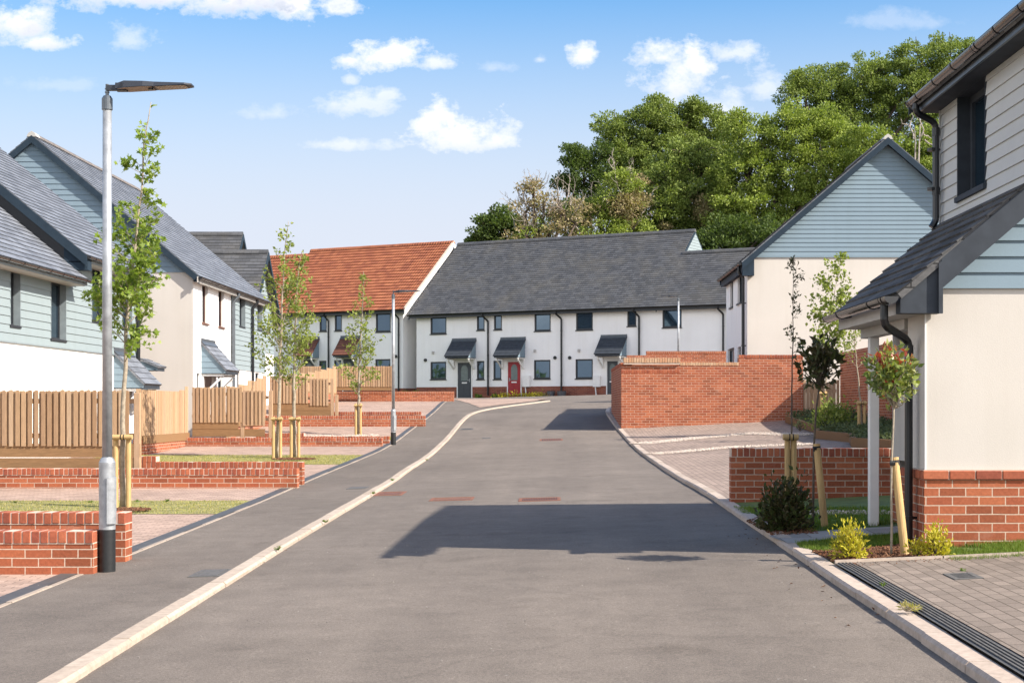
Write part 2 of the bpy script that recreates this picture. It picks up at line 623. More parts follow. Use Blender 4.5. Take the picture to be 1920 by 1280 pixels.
M['galv'] = plain('galvanised_steel', (.34, .355, .37), .5, .5, .22, 14, .1)
M['galv_dark'] = plain('grey_bracket', (.12, .135, .15), .4, .5)
M['post_black'] = plain('black_root_paint', (.012, .013, .014), .5, var=.3, nscale=30)
M['lamp_grey'] = plain('lamp_casting', (.026, .03, .04), .5)
M['lamp_lens'] = mat_slate('lamp_lens', (.34, .25, .17), .03, .03, rough=.3)
M['lamp_under'] = plain('lamp_underside', (.27, .19, .135), .5)
M['asphalt'] = mat_asphalt('asphalt', (.178, .150, .127))
M['pavement'] = mat_asphalt('pavement_asphalt', (.165, .139, .118), 31)
M['kerb'] = mat_island('kerb_concrete', [(.42, .34, .27), (.46, .38, .305), (.38, .305, .24), (.44, .36, .29)], .9, 18, .4)
M['edging'] = mat_island('edging_concrete', [(.34, .275, .22), (.38, .31, .25), (.30, .245, .20)], .9, 18, .4)
M['kerb_grey'] = mat_island('kerb_concrete_grey', [(.43, .345, .28), (.48, .39, .32), (.39, .315, .255)], .9, 18, .4)
M['pave_pink'] = mat_paving('pink_block_paving', (.40, .285, .225))
M['pave_grey'] = mat_paving('grey_block_paving', (.225, .182, .15), rot=math.radians(90), w=.2, h=.1)
M['pave_drive'] = mat_paving('brown_block_paving', (.30, .228, .185), rot=math.radians(90))
M['turf_green'] = plain('green_turf', (.085, .125, .03), .95, var=.35, nscale=5, bmp=.5)
M['slab'] = mat_paving('path_slab', (.33, .31, .285), w=.6, h=.45)
M['drain'] = plain('drain_channel', (.075, .073, .071), .6)
M['ridge'] = plain('ridge_tile', (.15, .13, .118), .85, var=.25)
M['grate_rust'] = plain('rusty_iron', (.20, .08, .045), .8, var=.35, nscale=40)
M['grate_grey'] = plain('iron_cover', (.095, .09, .085), .9, var=.3, nscale=40)
M['earth'] = plain('soil', (.10, .065, .04), .95, var=.3, nscale=8, bmp=.5)
M['turf'] = plain('turf', (.22, .20, .07), .95, var=.35, nscale=5, bmp=.5)
M['field'] = plain('far_ground', (.07, .09, .03), .95, var=.3, nscale=.2)
M['blade'] = mat_island('grass_blade', [(.10, .17, .022), (.14, .21, .03), (.20, .23, .045), (.085, .14, .02)], .7, 10, 0, trans=.35)
M['blade_dry'] = mat_island('dry_grass_blade', [(.36, .33, .09), (.44, .37, .15), (.27, .28, .06), (.50, .41, .21)], .8, 10, 0, trans=.3)
M['grit'] = mat_island('grit_stone', [(.25, .225, .20), (.32, .29, .26), (.19, .17, .155)], .95, 30, 0)
M['gravel'] = mat_island('gravel_stone', [(.50, .42, .35), (.62, .55, .48), (.42, .35, .30), (.55, .45, .38)], .9, 30, 0)
M['mulch'] = mat_island('bark_chip', [(.10, .042, .022), (.16, .07, .035), (.065, .03, .018), (.22, .11, .06)], .9, 30, 0)
M['tub'] = plain('grey_tub', (.09, .09, .10), .6)
M['bark_dark'] = plain('dark_bark', (.10, .075, .055), .9, var=.35, nscale=25, bmp=.6)
M['bark_pale'] = plain('pale_bark', (.30, .25, .185), .9, var=.3, nscale=22, bmp=.6)
M['bark_dead'] = plain('bleached_wood', (.33, .285, .24), .9, var=.2, nscale=8)
M['leaf_star'] = mat_island('maple_leaf', [(.17, .25, .035), (.23, .31, .05), (.29, .35, .075), (.13, .20, .035)], .5, 12, 0, trans=.4)
M['leaf_lime'] = mat_island('lime_leaf', [(.20, .25, .05), (.27, .32, .075), (.34, .37, .11), (.15, .20, .045)], .5, 12, 0, trans=.4)
M['leaf_oak'] = mat_island('oak_leaf', [(.16, .215, .05), (.205, .26, .06), (.26, .305, .075), (.12, .17, .042), (.22, .27, .065)], .6, 4, 0, trans=.27)
M['leaf_bright'] = mat_island('spring_oak_leaf', [(.205, .265, .05), (.265, .325, .066), (.325, .375, .085), (.16, .215, .043)], .6, 4, 0, trans=.3)
M['leaf_deep'] = mat_island('deep_green_leaf', [(.075, .115, .03), (.10, .145, .036), (.13, .175, .045), (.06, .095, .03)], .6, 4, 0, trans=.35)
M['leaf_bronze'] = mat_island('bronze_leaf', [(.32, .245, .135), (.38, .30, .16), (.26, .205, .125), (.33, .28, .13), (.22, .215, .08)], .7, 4, 0, trans=.25)
M['leaf_glossy'] = mat_island('glossy_dark_leaf', [(.045, .06, .018), (.065, .08, .024), (.09, .07, .03), (.055, .05, .024)], .45, 10, 0, trans=.2, spec=.22)
M['leaf_photinia'] = mat_island('glossy_green_leaf', [(.15, .20, .04), (.22, .26, .055), (.30, .31, .09), (.10, .15, .04)], .3, 10, 0, trans=.25, spec=.5)
M['leaf_red'] = mat_island('red_young_leaf', [(.42, .06, .035), (.50, .13, .06), (.34, .045, .035), (.45, .19, .09)], .35, 10, 0, trans=.35, spec=.5)
M['leaf_gold'] = mat_island('golden_leaf', [(.46, .42, .03), (.54, .47, .06), (.38, .36, .03), (.50, .40, .05)], .45, 10, 0, trans=.3)
M['leaf_cover'] = mat_island('grey_green_leaf', [(.09, .12, .05), (.12, .15, .075), (.07, .095, .04)], .7, 10, 0, trans=.2)
M['leaf_shrub'] = mat_island('mid_green_leaf', [(.10, .17, .025), (.16, .24, .04), (.075, .13, .025)], .45, 10, 0, trans=.3)
# ================================================================== camera, sun, sky
cam = bpy.data.cameras.new('camera'); camo = bpy.data.objects.new('camera', cam); COL.objects.link(camo)
cam.sensor_fit = 'HORIZONTAL'; cam.sensor_width = 36
cam.lens = F / 1920 * 36
cam.shift_x = (960 - CX) / 1920
cam.shift_y = (CY - 640) / 1920
cam.clip_start = .1; cam.clip_end = 5000
camo.location = (0, 0, 0); camo.rotation_euler = (math.pi / 2, 0, 0)
SC.camera = camo

SUN = Vector((1, -.46, .865)).normalized()
sl = bpy.data.lights.new('sun', 'SUN'); so = bpy.data.objects.new('sun', sl); COL.objects.link(so)
sl.energy = 4.8; sl.angle = math.radians(.5); sl.color = (1, .93, .83)
so.rotation_euler = SUN.to_track_quat('Z', 'Y').to_euler()

w = bpy.data.worlds.new('World'); SC.world = w; w.use_nodes = True
t = w.node_tree; t.nodes.clear()
out = N(t, 'ShaderNodeOutputWorld')
sky = N(t, 'ShaderNodeTexSky', sky_type='NISHITA', sun_disc=False)
sky.sun_elevation = math.asin(SUN.z)
sky.sun_rotation = math.atan2(SUN.x, SUN.y)
sky.air_density = 1.0; sky.dust_density = 1.6; sky.ozone_density = 1.0
bg = N(t, 'ShaderNodeBackground', i_Strength=.105)
hs = N(t, 'ShaderNodeHueSaturation', i_Saturation=1.62, i_Value=1.14)
L(t, sky.outputs[0], hs.inputs['Color'])
L(t, hs.outputs[0], bg.inputs[0])
# clouds live in sky directions: u = x / y, v = z / y of the direction looked at
tc = N(t, 'ShaderNodeTexCoord')
sp = N(t, 'ShaderNodeSeparateXYZ'); L(t, tc.outputs['Generated'], sp.inputs[0])


def mth(op, a, b=None, c=None, clamp=False):
    n = N(t, 'ShaderNodeMath', operation=op); n.use_clamp = clamp
    for i, x in enumerate((a, b, c)):
        if x is None: continue
        if isinstance(x, (int, float)): n.inputs[i].default_value = x
        else: L(t, x, n.inputs[i])
    return n.outputs[0]


ysafe = mth('MAXIMUM', sp.outputs[1], .02)
U_ = mth('DIVIDE', sp.outputs[0], ysafe)
V_ = mth('DIVIDE', sp.outputs[2], ysafe)
cmb = N(t, 'ShaderNodeCombineXYZ'); L(t, U_, cmb.inputs[0]); L(t, V_, cmb.inputs[1])
mpn = N(t, 'ShaderNodeMapping'); mpn.inputs['Scale'].default_value = (1, 1.35, 1); L(t, cmb.outputs[0], mpn.inputs[0])
n1 = noise_n(t, mpn.outputs[0], 48, 10, .66)
n2 = noise_n(t, mpn.outputs[0], 13, 6, .6)
# (px, py, rx, ry, density, base shade)
CL = [(30, 50, 70, 52, 1.0, .55), (75, 82, 60, 20, .9, .4), (300, -2, 210, 36, .95, .8), (440, 6, 170, 40, 1.0, .75), (560, 12, 80, 38, 1.0, .2), (635, 14, 52, 26, .8, .1),
      (242, 78, 48, 34, .42, .3), (735, 108, 92, 34, 1.0, .15), (660, 112, 36, 18, .85, .1), (815, 118, 40, 20, .7, .15), (668, 196, 80, 26, .52, .3), (722, 180, 26, 16, .55, .2),
      (862, 252, 86, 46, 1.05, .25), (815, 235, 42, 38, 1.0, .1), (930, 264, 46, 24, .9, .3), (650, 273, 88, 13, .45, .2), (1098, 107, 31, 31, .95, .15), (1240, 108, 52, 32, .85, .3),
      (1262, 160, 64, 62, .85, .45), (1305, 120, 34, 40, .95, .15), (1380, 102, 56, 22, .6, .2), (1350, 205, 50, 34, .55, .4), (1437, 165, 34, 36, .5, .3),
      (655, 153, 16, 10, .45, .1), (1013, 112, 14, 10, .4, .1), (505, 215, 60, 18, .28, .1), (930, 128, 40, 12, .25, .2), (1680, 40, 80, 20, .2, .2), (120, 160, 90, 14, .15, .1)]
dens = None; shade = None
for (px, py, rx, ry, d, sh) in CL:
    u0, v0 = (px - CX) / F, (CY - py) / F
    du = mth('DIVIDE', mth('SUBTRACT', U_, u0), rx * 1.25 / F)
    dv = mth('DIVIDE', mth('SUBTRACT', V_, v0), ry * 1.25 / F)
    dv = mth('MAXIMUM', dv, mth('MULTIPLY', dv, -1.55))
    r2 = mth('MULTIPLY_ADD', du, du, mth('MULTIPLY', dv, dv))
    m_ = mth('MULTIPLY', mth('SUBTRACT', 1.0, mth('SQRT', r2)), 1.0)
    dd = mth('MULTIPLY_ADD', mth('SUBTRACT', n1, .5), 2.8, m_)
    dd = mth('MULTIPLY_ADD', mth('SUBTRACT', n2, .5), 1.3, dd)
    a = mth('MULTIPLY', mth('SMOOTHSTEP', dd, .0, .42) if False else mth('MULTIPLY', mth('SUBTRACT', dd, .08), 1.35, clamp=True), d, clamp=True)
    s_ = mth('MULTIPLY', mth('MULTIPLY_ADD', mth('DIVIDE', mth('SUBTRACT', V_, v0), ry * 1.25 / F), -.6, mth('MULTIPLY_ADD', n1, 1.5, -.25), clamp=True), min(1, sh + .25))
    s_ = mth('MULTIPLY', s_, a)
    dens = a if dens is None else mth('MAXIMUM', dens, a)
    shade = s_ if shade is None else mth('MAXIMUM', shade, s_)
front = mth('GREATER_THAN', sp.outputs[1], .05)
dens = mth('MULTIPLY', dens, front)
ccol = ramp(t, shade, [(0.0, (1.0, .975, .955)), (.5, (.74, .76, .83)), (1.0, (.50, .56, .68))])
cb = N(t, 'ShaderNodeBackground', i_Strength=.68); L(t, ccol, cb.inputs[0])
# pale air low in the sky
hz = N(t, 'ShaderNodeMapRange', interpolation_type='SMOOTHSTEP'); L(t, sp.outputs[2], hz.inputs['Value'])
hz.inputs['From Min'].default_value = .09; hz.inputs['From Max'].default_value = .33; hz.inputs['To Min'].default_value = .97; hz.inputs['To Max'].default_value = 0.0
hb = N(t, 'ShaderNodeBackground', i_Strength=1.0); hb.inputs[0].default_value = (.415, .44, .505, 1)
mh = N(t, 'ShaderNodeMixShader'); L(t, hz.outputs[0], mh.inputs[0]); L(t, bg.outputs[0], mh.inputs[1]); L(t, hb.outputs[0], mh.inputs[2])
# unseen bright cloud added behind and beside the viewer to lift ambient light
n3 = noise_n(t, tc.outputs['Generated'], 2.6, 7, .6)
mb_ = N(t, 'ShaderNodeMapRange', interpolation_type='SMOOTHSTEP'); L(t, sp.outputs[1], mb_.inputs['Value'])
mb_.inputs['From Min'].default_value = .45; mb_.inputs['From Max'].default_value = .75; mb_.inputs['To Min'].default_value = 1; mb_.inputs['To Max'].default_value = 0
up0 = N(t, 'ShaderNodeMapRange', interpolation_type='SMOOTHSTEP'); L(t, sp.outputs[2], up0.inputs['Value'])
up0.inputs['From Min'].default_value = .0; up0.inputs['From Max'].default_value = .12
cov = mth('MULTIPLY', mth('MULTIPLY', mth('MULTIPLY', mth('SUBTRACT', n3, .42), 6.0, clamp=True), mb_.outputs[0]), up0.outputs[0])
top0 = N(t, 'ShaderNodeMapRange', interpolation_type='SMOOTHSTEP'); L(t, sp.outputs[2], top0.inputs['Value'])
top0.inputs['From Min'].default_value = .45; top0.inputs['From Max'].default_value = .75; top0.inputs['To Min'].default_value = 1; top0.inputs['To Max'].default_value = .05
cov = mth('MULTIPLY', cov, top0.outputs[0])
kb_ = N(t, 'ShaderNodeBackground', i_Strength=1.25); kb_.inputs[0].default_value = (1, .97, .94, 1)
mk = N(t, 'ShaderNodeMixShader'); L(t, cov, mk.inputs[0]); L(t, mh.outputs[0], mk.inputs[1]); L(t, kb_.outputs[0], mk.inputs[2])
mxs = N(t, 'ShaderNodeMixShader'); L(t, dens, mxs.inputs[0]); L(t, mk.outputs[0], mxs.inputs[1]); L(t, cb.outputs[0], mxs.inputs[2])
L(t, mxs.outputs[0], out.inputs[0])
SC.view_settings.view_transform = 'Standard'; SC.view_settings.look = 'None'
SC.view_settings.exposure = 0.90; SC.view_settings.gamma = 1
SC.cycles.max_bounces = 6; SC.cycles.transparent_max_bounces = 8
SC.cycles.use_denoising = True

# ================================================================== ground, road, pavement, drives
def sheet(name, x0, x1, y0, y1, sx, sy, dz, mat, zf=G):
    mb = MB()
    nx, ny = max(1, int((x1 - x0) / sx)), max(1, int((y1 - y0) / sy))
    for j in range(ny + 1):
        for i in range(nx + 1):
            x, y = x0 + (x1 - x0) * i / nx, y0 + (y1 - y0) * j / ny
            mb.v.append(Vector((x, y, zf(x, y) + dz)))
    for j in range(ny):
        for i in range(nx):
            a = j * (nx + 1) + i
            mb.f.append((a, a + 1, a + nx + 2, a + nx + 1)); mb.uv.append(None)
    return structure(mb.build(name, mat, smooth=True))


sheet('ground', -900, 900, -900, 1500, 20, 12, -.55, M['field'])
sheet('road', -7, 16, -6, 84, .6, .6, 0, M['asphalt'])


def resample(pts, n=None, step=None):
    pts = [Vector(p) for p in pts]
    d = [0.0]
    for a, b in zip(pts[:-1], pts[1:]): d.append(d[-1] + (b - a).length)
    if n is None: n = max(2, int(round(d[-1] / step)) + 1)
    r = []
    for k in range(n):
        s = d[-1] * k / (n - 1)
        i = min(max(bisect_right(d, s) - 1, 0), len(pts) - 2)
        f = (s - d[i]) / max(d[i + 1] - d[i], 1e-9)
        r.append(pts[i].lerp(pts[i + 1], min(max(f, 0), 1)))
    return r


def smooth_line(pts, it=3):
    pts = resample(pts, step=.7)
    for _ in range(it):
        pts = [pts[0]] + [(pts[i - 1] + pts[i] * 2 + pts[i + 1]) / 4 for i in range(1, len(pts) - 1)] + [pts[-1]]
    return pts


def strip(name, A, B, dz, mat, n=160, m=6, kindof=True):
    A, B = resample(A, n), resample(B, n)
    mb = MB()
    for a, b in zip(A, B):
        for k in range(m + 1):
            q = a.lerp(b, k / m)
            mb.v.append(Vector((q.x, q.y, G(q.x, q.y) + dz)))
    for j in range(n - 1):
        for k in range(m):
            i = j * (m + 1) + k
            mb.f.append((i, i + m + 1, i + m + 2, i + 1) if False else (i, i + 1, i + m + 2, i + m + 1)); mb.uv.append(None)
    # make faces look upwards
    p = mb.v; f = mb.f[0]
    if (p[f[1]] - p[f[0]]).cross(p[f[2]] - p[f[0]]).z < 0: mb.f = [tuple(reversed(q)) for q in mb.f]
    o = mb.build(name, mat, smooth=True)
    return structure(o) if kindof else o


def flat(p): return Vector((p.x, p.y, 0))


KL = [(137, 1280), (219, 1229), (406, 1112), (520, 1038), (582, 1000), (644, 963), (702, 927), (740, 906), (771, 880), (805, 860), (829, 836), (850, 815), (867, 793), (881, 779), (895, 771), (930, 765), (967, 761), (1000, 756.5), (1032, 752.5)]
KLp = [flat(gp(*q)) for q in KL]
d0 = (KLp[0] - KLp[3]).normalized(); KLp = [KLp[0] + d0 * 8] + KLp
KLs = smooth_line(KLp, 14)
KR = [(1832, 1278), (1731, 1204), (1668, 1163), (1574, 1104), (1520, 1065), (1473, 1030), (1410, 990), (1340, 938), (1260, 893), (1203, 853), (1169, 819), (1150, 797), (1138, 780), (1133, 770)]
KRp = [flat(gp(*q)) for q in KR]
d0 = (KRp[0] - KRp[4]).normalized(); KRp = [KRp[0] + d0 * 8] + KRp
KRp += [KRp[-1] + Vector((.2, 2.5, 0)), KRp[-1] + Vector((1.6, 4.2, 0)), KRp[-1] + Vector((6, 5.2, 0)), KRp[-1] + Vector((13, 5.5, 0))]
KRs = smooth_line(KRp, 8)
ED = [(0, 1149), (86, 1112), (168, 1080), (250, 1046), (520, 934), (582, 904), (660, 871), (726, 842), (757, 820), (775, 806), (798, 790), (822, 769), (845, 749.5)]
EDp = [flat(gp(*q)) for q in ED]
d0 = (EDp[0] - EDp[3]).normalized(); EDp = [EDp[0] + d0 * 8] + EDp
EDs = smooth_line(EDp, 14)


def offset_line(pts, d):
    r = []
    for i, p in enumerate(pts):
        a = pts[min(i + 1, len(pts) - 1)] - pts[max(i - 1, 0)]
        nrm = Vector((-a.y, a.x, 0)).normalized()     # left of travel
        r.append(p + nrm * d)
    return r


def kerb_run(name, pts, w_, h_, side, mat, unit=.915, below=.12, gap=.01):
    """kerb stones laid end to end; side +1: stones lie left of the travel direction"""
    q = resample(pts, step=unit)
    o2 = offset_line(q, w_ * side)
    mb = MB()
    for i in range(len(q) - 1):
        dirv = (q[i + 1] - q[i]).normalized() * gap / 2
        a, b = q[i] + dirv, q[i + 1] - dirv
        c, d = o2[i + 1] - dirv, o2[i] + dirv
        j = R.uniform(-.004, .004); k = R.uniform(-.004, .004)
        T = [Vector((p.x + k, p.y, G(p.x, p.y) + h_ + j)) for p in (a, b, c, d)]
        Bm = [Vector((p.x + k, p.y, G(p.x, p.y) - below)) for p in (a, b, c, d)]
        ch = .018
        inn = [T[0].lerp(T[3], .14), T[1].lerp(T[2], .14)]
        lo = [T[0] - Zv * ch, T[1] - Zv * ch]
        rev = side < 0
        def add(p):
            mb.poly(list(reversed(p)) if rev else p)
        add([inn[0], inn[1], T[2], T[3]])
        add([lo[0], lo[1], inn[1], inn[0]])
        add([Bm[0], Bm[1], lo[1], lo[0]])
        add([Bm[3], T[3], T[2], Bm[2]])
        add([Bm[0], lo[0], inn[0], T[3], Bm[3]])
        add([Bm[1], Bm[2], T[2], inn[1], lo[1]])
    return structure(mb.build(name, mat))


kerb_run('kerb', KLs, .13, .045, 1, M['kerb'])
kerb_run('kerb', KRs, .14, .06, -1, M['kerb_grey'])
kerb_run('edging', EDs, .05, .042, 1, M['edging'], unit=.92)
strip('pavement', offset_line(KLs, .128), EDs, .036, M['pavement'], 200)
# block paved drives left of the pavement, with the drain channel against the edging
left_far = [Vector((-17, p.y + 1.5, 0)) for p in EDs]
strip('driveway', offset_line(EDs, .198), left_far, .034, M['pave_pink'], 200, 14)
strip('drain_channel', offset_line(EDs, .054), offset_line(EDs, .20), .042, M['drain'], 200, 1)
# front gardens at the terrace
strip('forecourt', [flat(gp(847, 749.5)), flat(gp(1000, 749.3)), flat(gp(1030, 748.5))], [flat(gp(900, 766)), flat(gp(960, 758.5)), flat(gp(1000, 753.8))], .05, M['pave_pink'], 20, 3)

# right of the road
kb = offset_line(KRs, -.138)
ycut = 11.75
near = [p for p in kb if p.y < ycut]
mid = [p for p in kb if ycut <= p.y <= 18.6]
far = [p for p in kb if 18.6 <= p.y < 60.0]
near.append(Vector((mid[0].x - .01, ycut, 0)))
mid = [Vector((mid[0].x, ycut, 0))] + mid + [Vector((far[0].x, 18.6, 0))]
far = [Vector((far[0].x, 18.6, 0))] + far
strip('drain_channel', offset_line(near, -.004), offset_line(near, -.15), .075, M['drain'], 60, 5)
strip('driveway', offset_line(near, -.15), [Vector((9, p.y, 0)) for p in near], .08, M['pave_grey'], 60, 20)
strip('lawn', mid, [Vector((9, p.y, 0)) for p in mid], .05, M['turf_green'], 60, 24)
strip('driveway', far, [Vector((13, p.y, 0)) for p in far], .06, M['pave_drive'], 140, 20)
# channel slots of the near drain
mb = MB()
for off in (.03, .058, .086, .114):
    A, B = resample(offset_line(near, -off), 60), resample(offset_line(near, -off - .012), 60)
    for i in range(59):
        q = [A[i], A[i + 1], B[i + 1], B[i]]
        mb.prism([Vector((p.x, p.y, G(p.x, p.y) + .077)) for p in q], Zv * .006)
tag(mb.build('drain_bars', M['grate_grey']), 'long slotted grey drain grating between near kerb and grey block paving', 'drain grating')
# lawn edge towards the near drive
q0, q1 = Vector((near[-1].x, ycut, 0)), Vector((9, ycut - .15, 0))
kerb_run('edging', [q0, q1], .05, .095, 1, M['edging'], unit=.9)
# slab path to the porch
pathA = [flat(gp(1478, 1018, .06)), flat(gp(1580, 1008, .06)), flat(gp(1720, 996, .06))]
pathB = [flat(gp(1440, 1004, .06)), flat(gp(1560, 993, .06)), flat(gp(1720, 984, .06))]
strip('path', pathA, pathB, .062, M['slab'], 20, 3)
# ================================================================== buildings
class Fr:
    """a wall plane: origin, outward normal n; u runs to the right when one faces the wall"""
    def __init__(s, O, n):
        s.O = Vector(O); s.n = Vector(n).normalized(); s.u = Zv.cross(s.n).normalized()

    def pt(s, u, z, d=0.0):
        p = s.O + s.u * u + s.n * d
        return Vector((p.x, p.y, z))

    def px(s, px, py):
        a = (px - CX) / F
        u = (a * s.O.y - s.O.x) / (s.u.x - a * s.u.y)
        y = s.O.y + s.u.y * u
        return u, (CY - py) * y / F

    def rect(s, x0, x1, y0, y1):
        u0, _ = s.px(x0, 700); u1, _ = s.px(x1, 700)
        xm = (x0 + x1) / 2
        _, za_ = s.px(xm, y1); _, zb = s.px(xm, y0)
        return (min(u0, u1), max(u0, u1), za_, zb)


def wall(parent, name, fr, pol, holes, mat, recess=.12, sides=True):
    mb = MB()
    O = Vector((fr.O.x, fr.O.y, 0))
    mb.lap(O, fr.u, Zv, fr.n, pol, holes, 99, 0, 0, caps=False)
    if sides:
        for (a, b, c, d) in holes:
            q = lambda u, z, dd: fr.pt(u, z, dd)
            e = -recess - .03
            mb.poly([q(a, c, 0), q(a, d, 0), q(a, d, e), q(a, c, e)])
            mb.poly([q(b, d, 0), q(b, c, 0), q(b, c, e), q(b, d, e)])
            mb.poly([q(a, d, 0), q(b, d, 0), q(b, d, e), q(a, d, e)])
            mb.poly([q(b, c, 0), q(a, c, 0), q(a, c, e), q(b, c, e)])
    return mb.build(name, mat, parent)


def boards(parent, fr, pol, holes, mat, pitch, tb=.022, name='cladding', corner=None):
    mb = MB()
    O = Vector((fr.O.x, fr.O.y, 0))
    mb.lap(O + fr.n * .004, fr.u, Zv, fr.n, pol, holes, pitch, tb, .005)
    return mb.build(name, mat, parent)


def window(parent, fr, rect, recess=.05, fw=.06, sill=.05, mat=None, reveal=None, split=None, sillw=.05):
    a, b, c, d = rect
    mat = mat or M['anthracite']
    mb = MB()

    def bar(u0, u1, z0, z1, d0, d1):
        mb.obox(fr.pt(u0, z0, d0), fr.u * (u1 - u0), fr.n * (d1 - d0), Zv * (z1 - z0))
    d0, d1 = -recess - .05, -recess + .012
    bar(a, a + fw, c, d, d0, d1); bar(b - fw, b, c, d, d0, d1)
    bar(a + fw, b - fw, d - fw, d, d0, d1); bar(a + fw, b - fw, c, c + fw, d0, d1)
    if split:
        for s_ in split:
            u = a + (b - a) * s_
            bar(u - fw * .45, u + fw * .45, c + fw, d - fw, d0, d1 - .004)
    f = mb.build('window', mat, parent)
    g = MB()
    g.obox(fr.pt(a + fw * .8, c + fw * .8, d0 + .01), fr.u * (b - a - fw * 1.6), fr.n * .02, Zv * (d - c - fw * 1.6))
    g.build('pane', M['glass'], f)
    if sill:
        s_ = MB()
        s_.obox(fr.pt(a - .03, c - .05, -recess), fr.u * (b - a + .06), fr.n * (recess + sill), Zv * sillw)
        s_.build('sill', mat, f)
    if reveal:
        r_ = MB(); th = .012; e = -recess + .012
        r_.obox(fr.pt(a - th, c - .0, e), fr.u * (th * 1.2), fr.n * (.026 - e), Zv * (d - c + th))
        r_.obox(fr.pt(b - th * .2, c - .0, e), fr.u * (th * 1.2), fr.n * (.026 - e), Zv * (d - c + th))
        r_.obox(fr.pt(a, d - th * .2, e), fr.u * (b - a), fr.n * (.026 - e), Zv * th)
        r_.build('reveal', reveal, f)
    return f


def slope(parent, name, E, U, inward, length, run, rise, mat, pitch=.2, tb=.018, thick=.09, pol=None, mb=None):
    """a roof slope from the eave line E + U * t up to the ridge"""
    V = (Vector(inward).normalized() * run + Zv * rise)
    S = V.length; V.normalize()
    U = Vector(U).normalized()
    E = Vector(E)
    if U.cross(V).z < 0:
        E = E + U * length; U = -U
        if pol: pol = [(length - a, b) for a, b in pol]
    Nn = U.cross(V)
    pol = pol or [(0, 0), (length, 0), (length, S), (0, S)]
    own = mb is None
    if own: mb = MB()
    mb.lap(E, U, V, Nn, pol, [], pitch, tb, .003)
    mb.prism([E + U * a + V * b - Nn * .002 for a, b in pol], -Nn * thick)
    return mb.build(name, mat, parent) if own else None


def ridge(parent, a, b, r=.11, mat=None, seg=.45):
    a, b = Vector(a), Vector(b)
    n = max(1, int((b - a).length / seg)); d = (b - a) / n
    mb = MB()
    side = d.cross(Zv).normalized()
    for k in range(n):
        p, q = a + d * (k + .006), a + d * (k + .994)
        pro = [(-1.25, -.75), (-.8, .1), (0, .62), (.8, .1), (1.25, -.75)]
        z_ = R.uniform(-.004, .004)
        A = [p + side * (r * x) + Zv * (r * z + z_) for x, z in pro]
        mb.prism(A, q - p)
    return mb.build('ridge_tiles', mat, parent)


def barge(parent, e, r, dep, out, th=.035, mat=None, drop=.0, name='bargeboard', mb=None):
    e, r = Vector(e) - Zv * drop, Vector(r) - Zv * drop
    own = mb is None
    if own: mb = MB()
    mb.prism([e, r, r - Zv * dep, e - Zv * dep], Vector(out).normalized() * th)
    return mb.build(name, mat or M['barge'], parent) if own else None


def gutter(parent, p0, p1, r, out, mat, brackets=0, n=10, name='gutter', ends=True, joints=()):
    p0, p1 = Vector(p0), Vector(p1)
    d = (p1 - p0); ln = d.length; d.normalize()
    out = Vector(out).normalized()
    mb = MB()
    def prof(p, rr):
        return [p + out * (-math.cos(math.pi * k / n) * rr) - Zv * (math.sin(math.pi * k / n) * rr) for k in range(n + 1)]
    o0, o1, i0, i1 = prof(p0, r), prof(p1, r), prof(p0, r * .93), prof(p1, r * .93)
    for k in range(n):
        mb.poly([o0[k], o0[k + 1], o1[k + 1], o1[k]]); mb.poly([i0[k + 1], i0[k], i1[k], i1[k + 1]])
    mb.poly([o0[0], o1[0], i1[0], i0[0]]); mb.poly([i0[n], i1[n], o1[n], o0[n]])
    if ends:
        for p, s_ in ((p0, -1), (p1, 1)):
            mb.prism(prof(p - d * (.004 * s_), r * 1.06), d * (.02 * s_))
    g = mb.build(name, mat, parent, smooth=False)
    for k in range(brackets):
        bm_ = MB()
        p = p0 + d * (ln * (k + .5) / brackets)
        A, B = prof(p, r * 1.1), prof(p, r * 1.005)
        A2, B2 = [q + d * .03 for q in A], [q + d * .03 for q in B]
        for j in range(n):
            bm_.poly([A[j], A[j + 1], A2[j + 1], A2[j]]); bm_.poly([A[j + 1], A[j], B[j], B[j + 1]]); bm_.poly([A2[j], A2[j + 1], B2[j + 1], B2[j]])
        bm_.poly([A[0], A2[0], A2[0] + out * -.05 - Zv * r * .8, A[0] + out * -.05 - Zv * r * .8])
        bm_.poly([A[0], A[0] - out * .05 - Zv * r * .8, A[n // 2]])
        bm_.build('gutter_bracket', M['black'], g)
    if joints:
        for x in joints:
            p = p0 + d * x
            jm = MB()
            for dx, rr in ((0, 1.12), (.025, 1.06), (.085, 1.12)):
                A = prof(p + d * dx, r * rr)
                w_ = .02 if rr > 1.1 else .06
                A2 = [q + d * w_ for q in A]
                B, B2 = prof(p + d * dx, r * 1.002), [q + d * w_ for q in prof(p + d * dx, r * 1.002)]
                for j in range(n):
                    jm.poly([A[j], A[j + 1], A2[j + 1], A2[j]]); jm.poly([A[j + 1], A[j], B[j], B[j + 1]]); jm.poly([A2[j], A2[j + 1], B2[j + 1], B2[j]])
            jm.build('gutter_joint', mat, g)
    return g


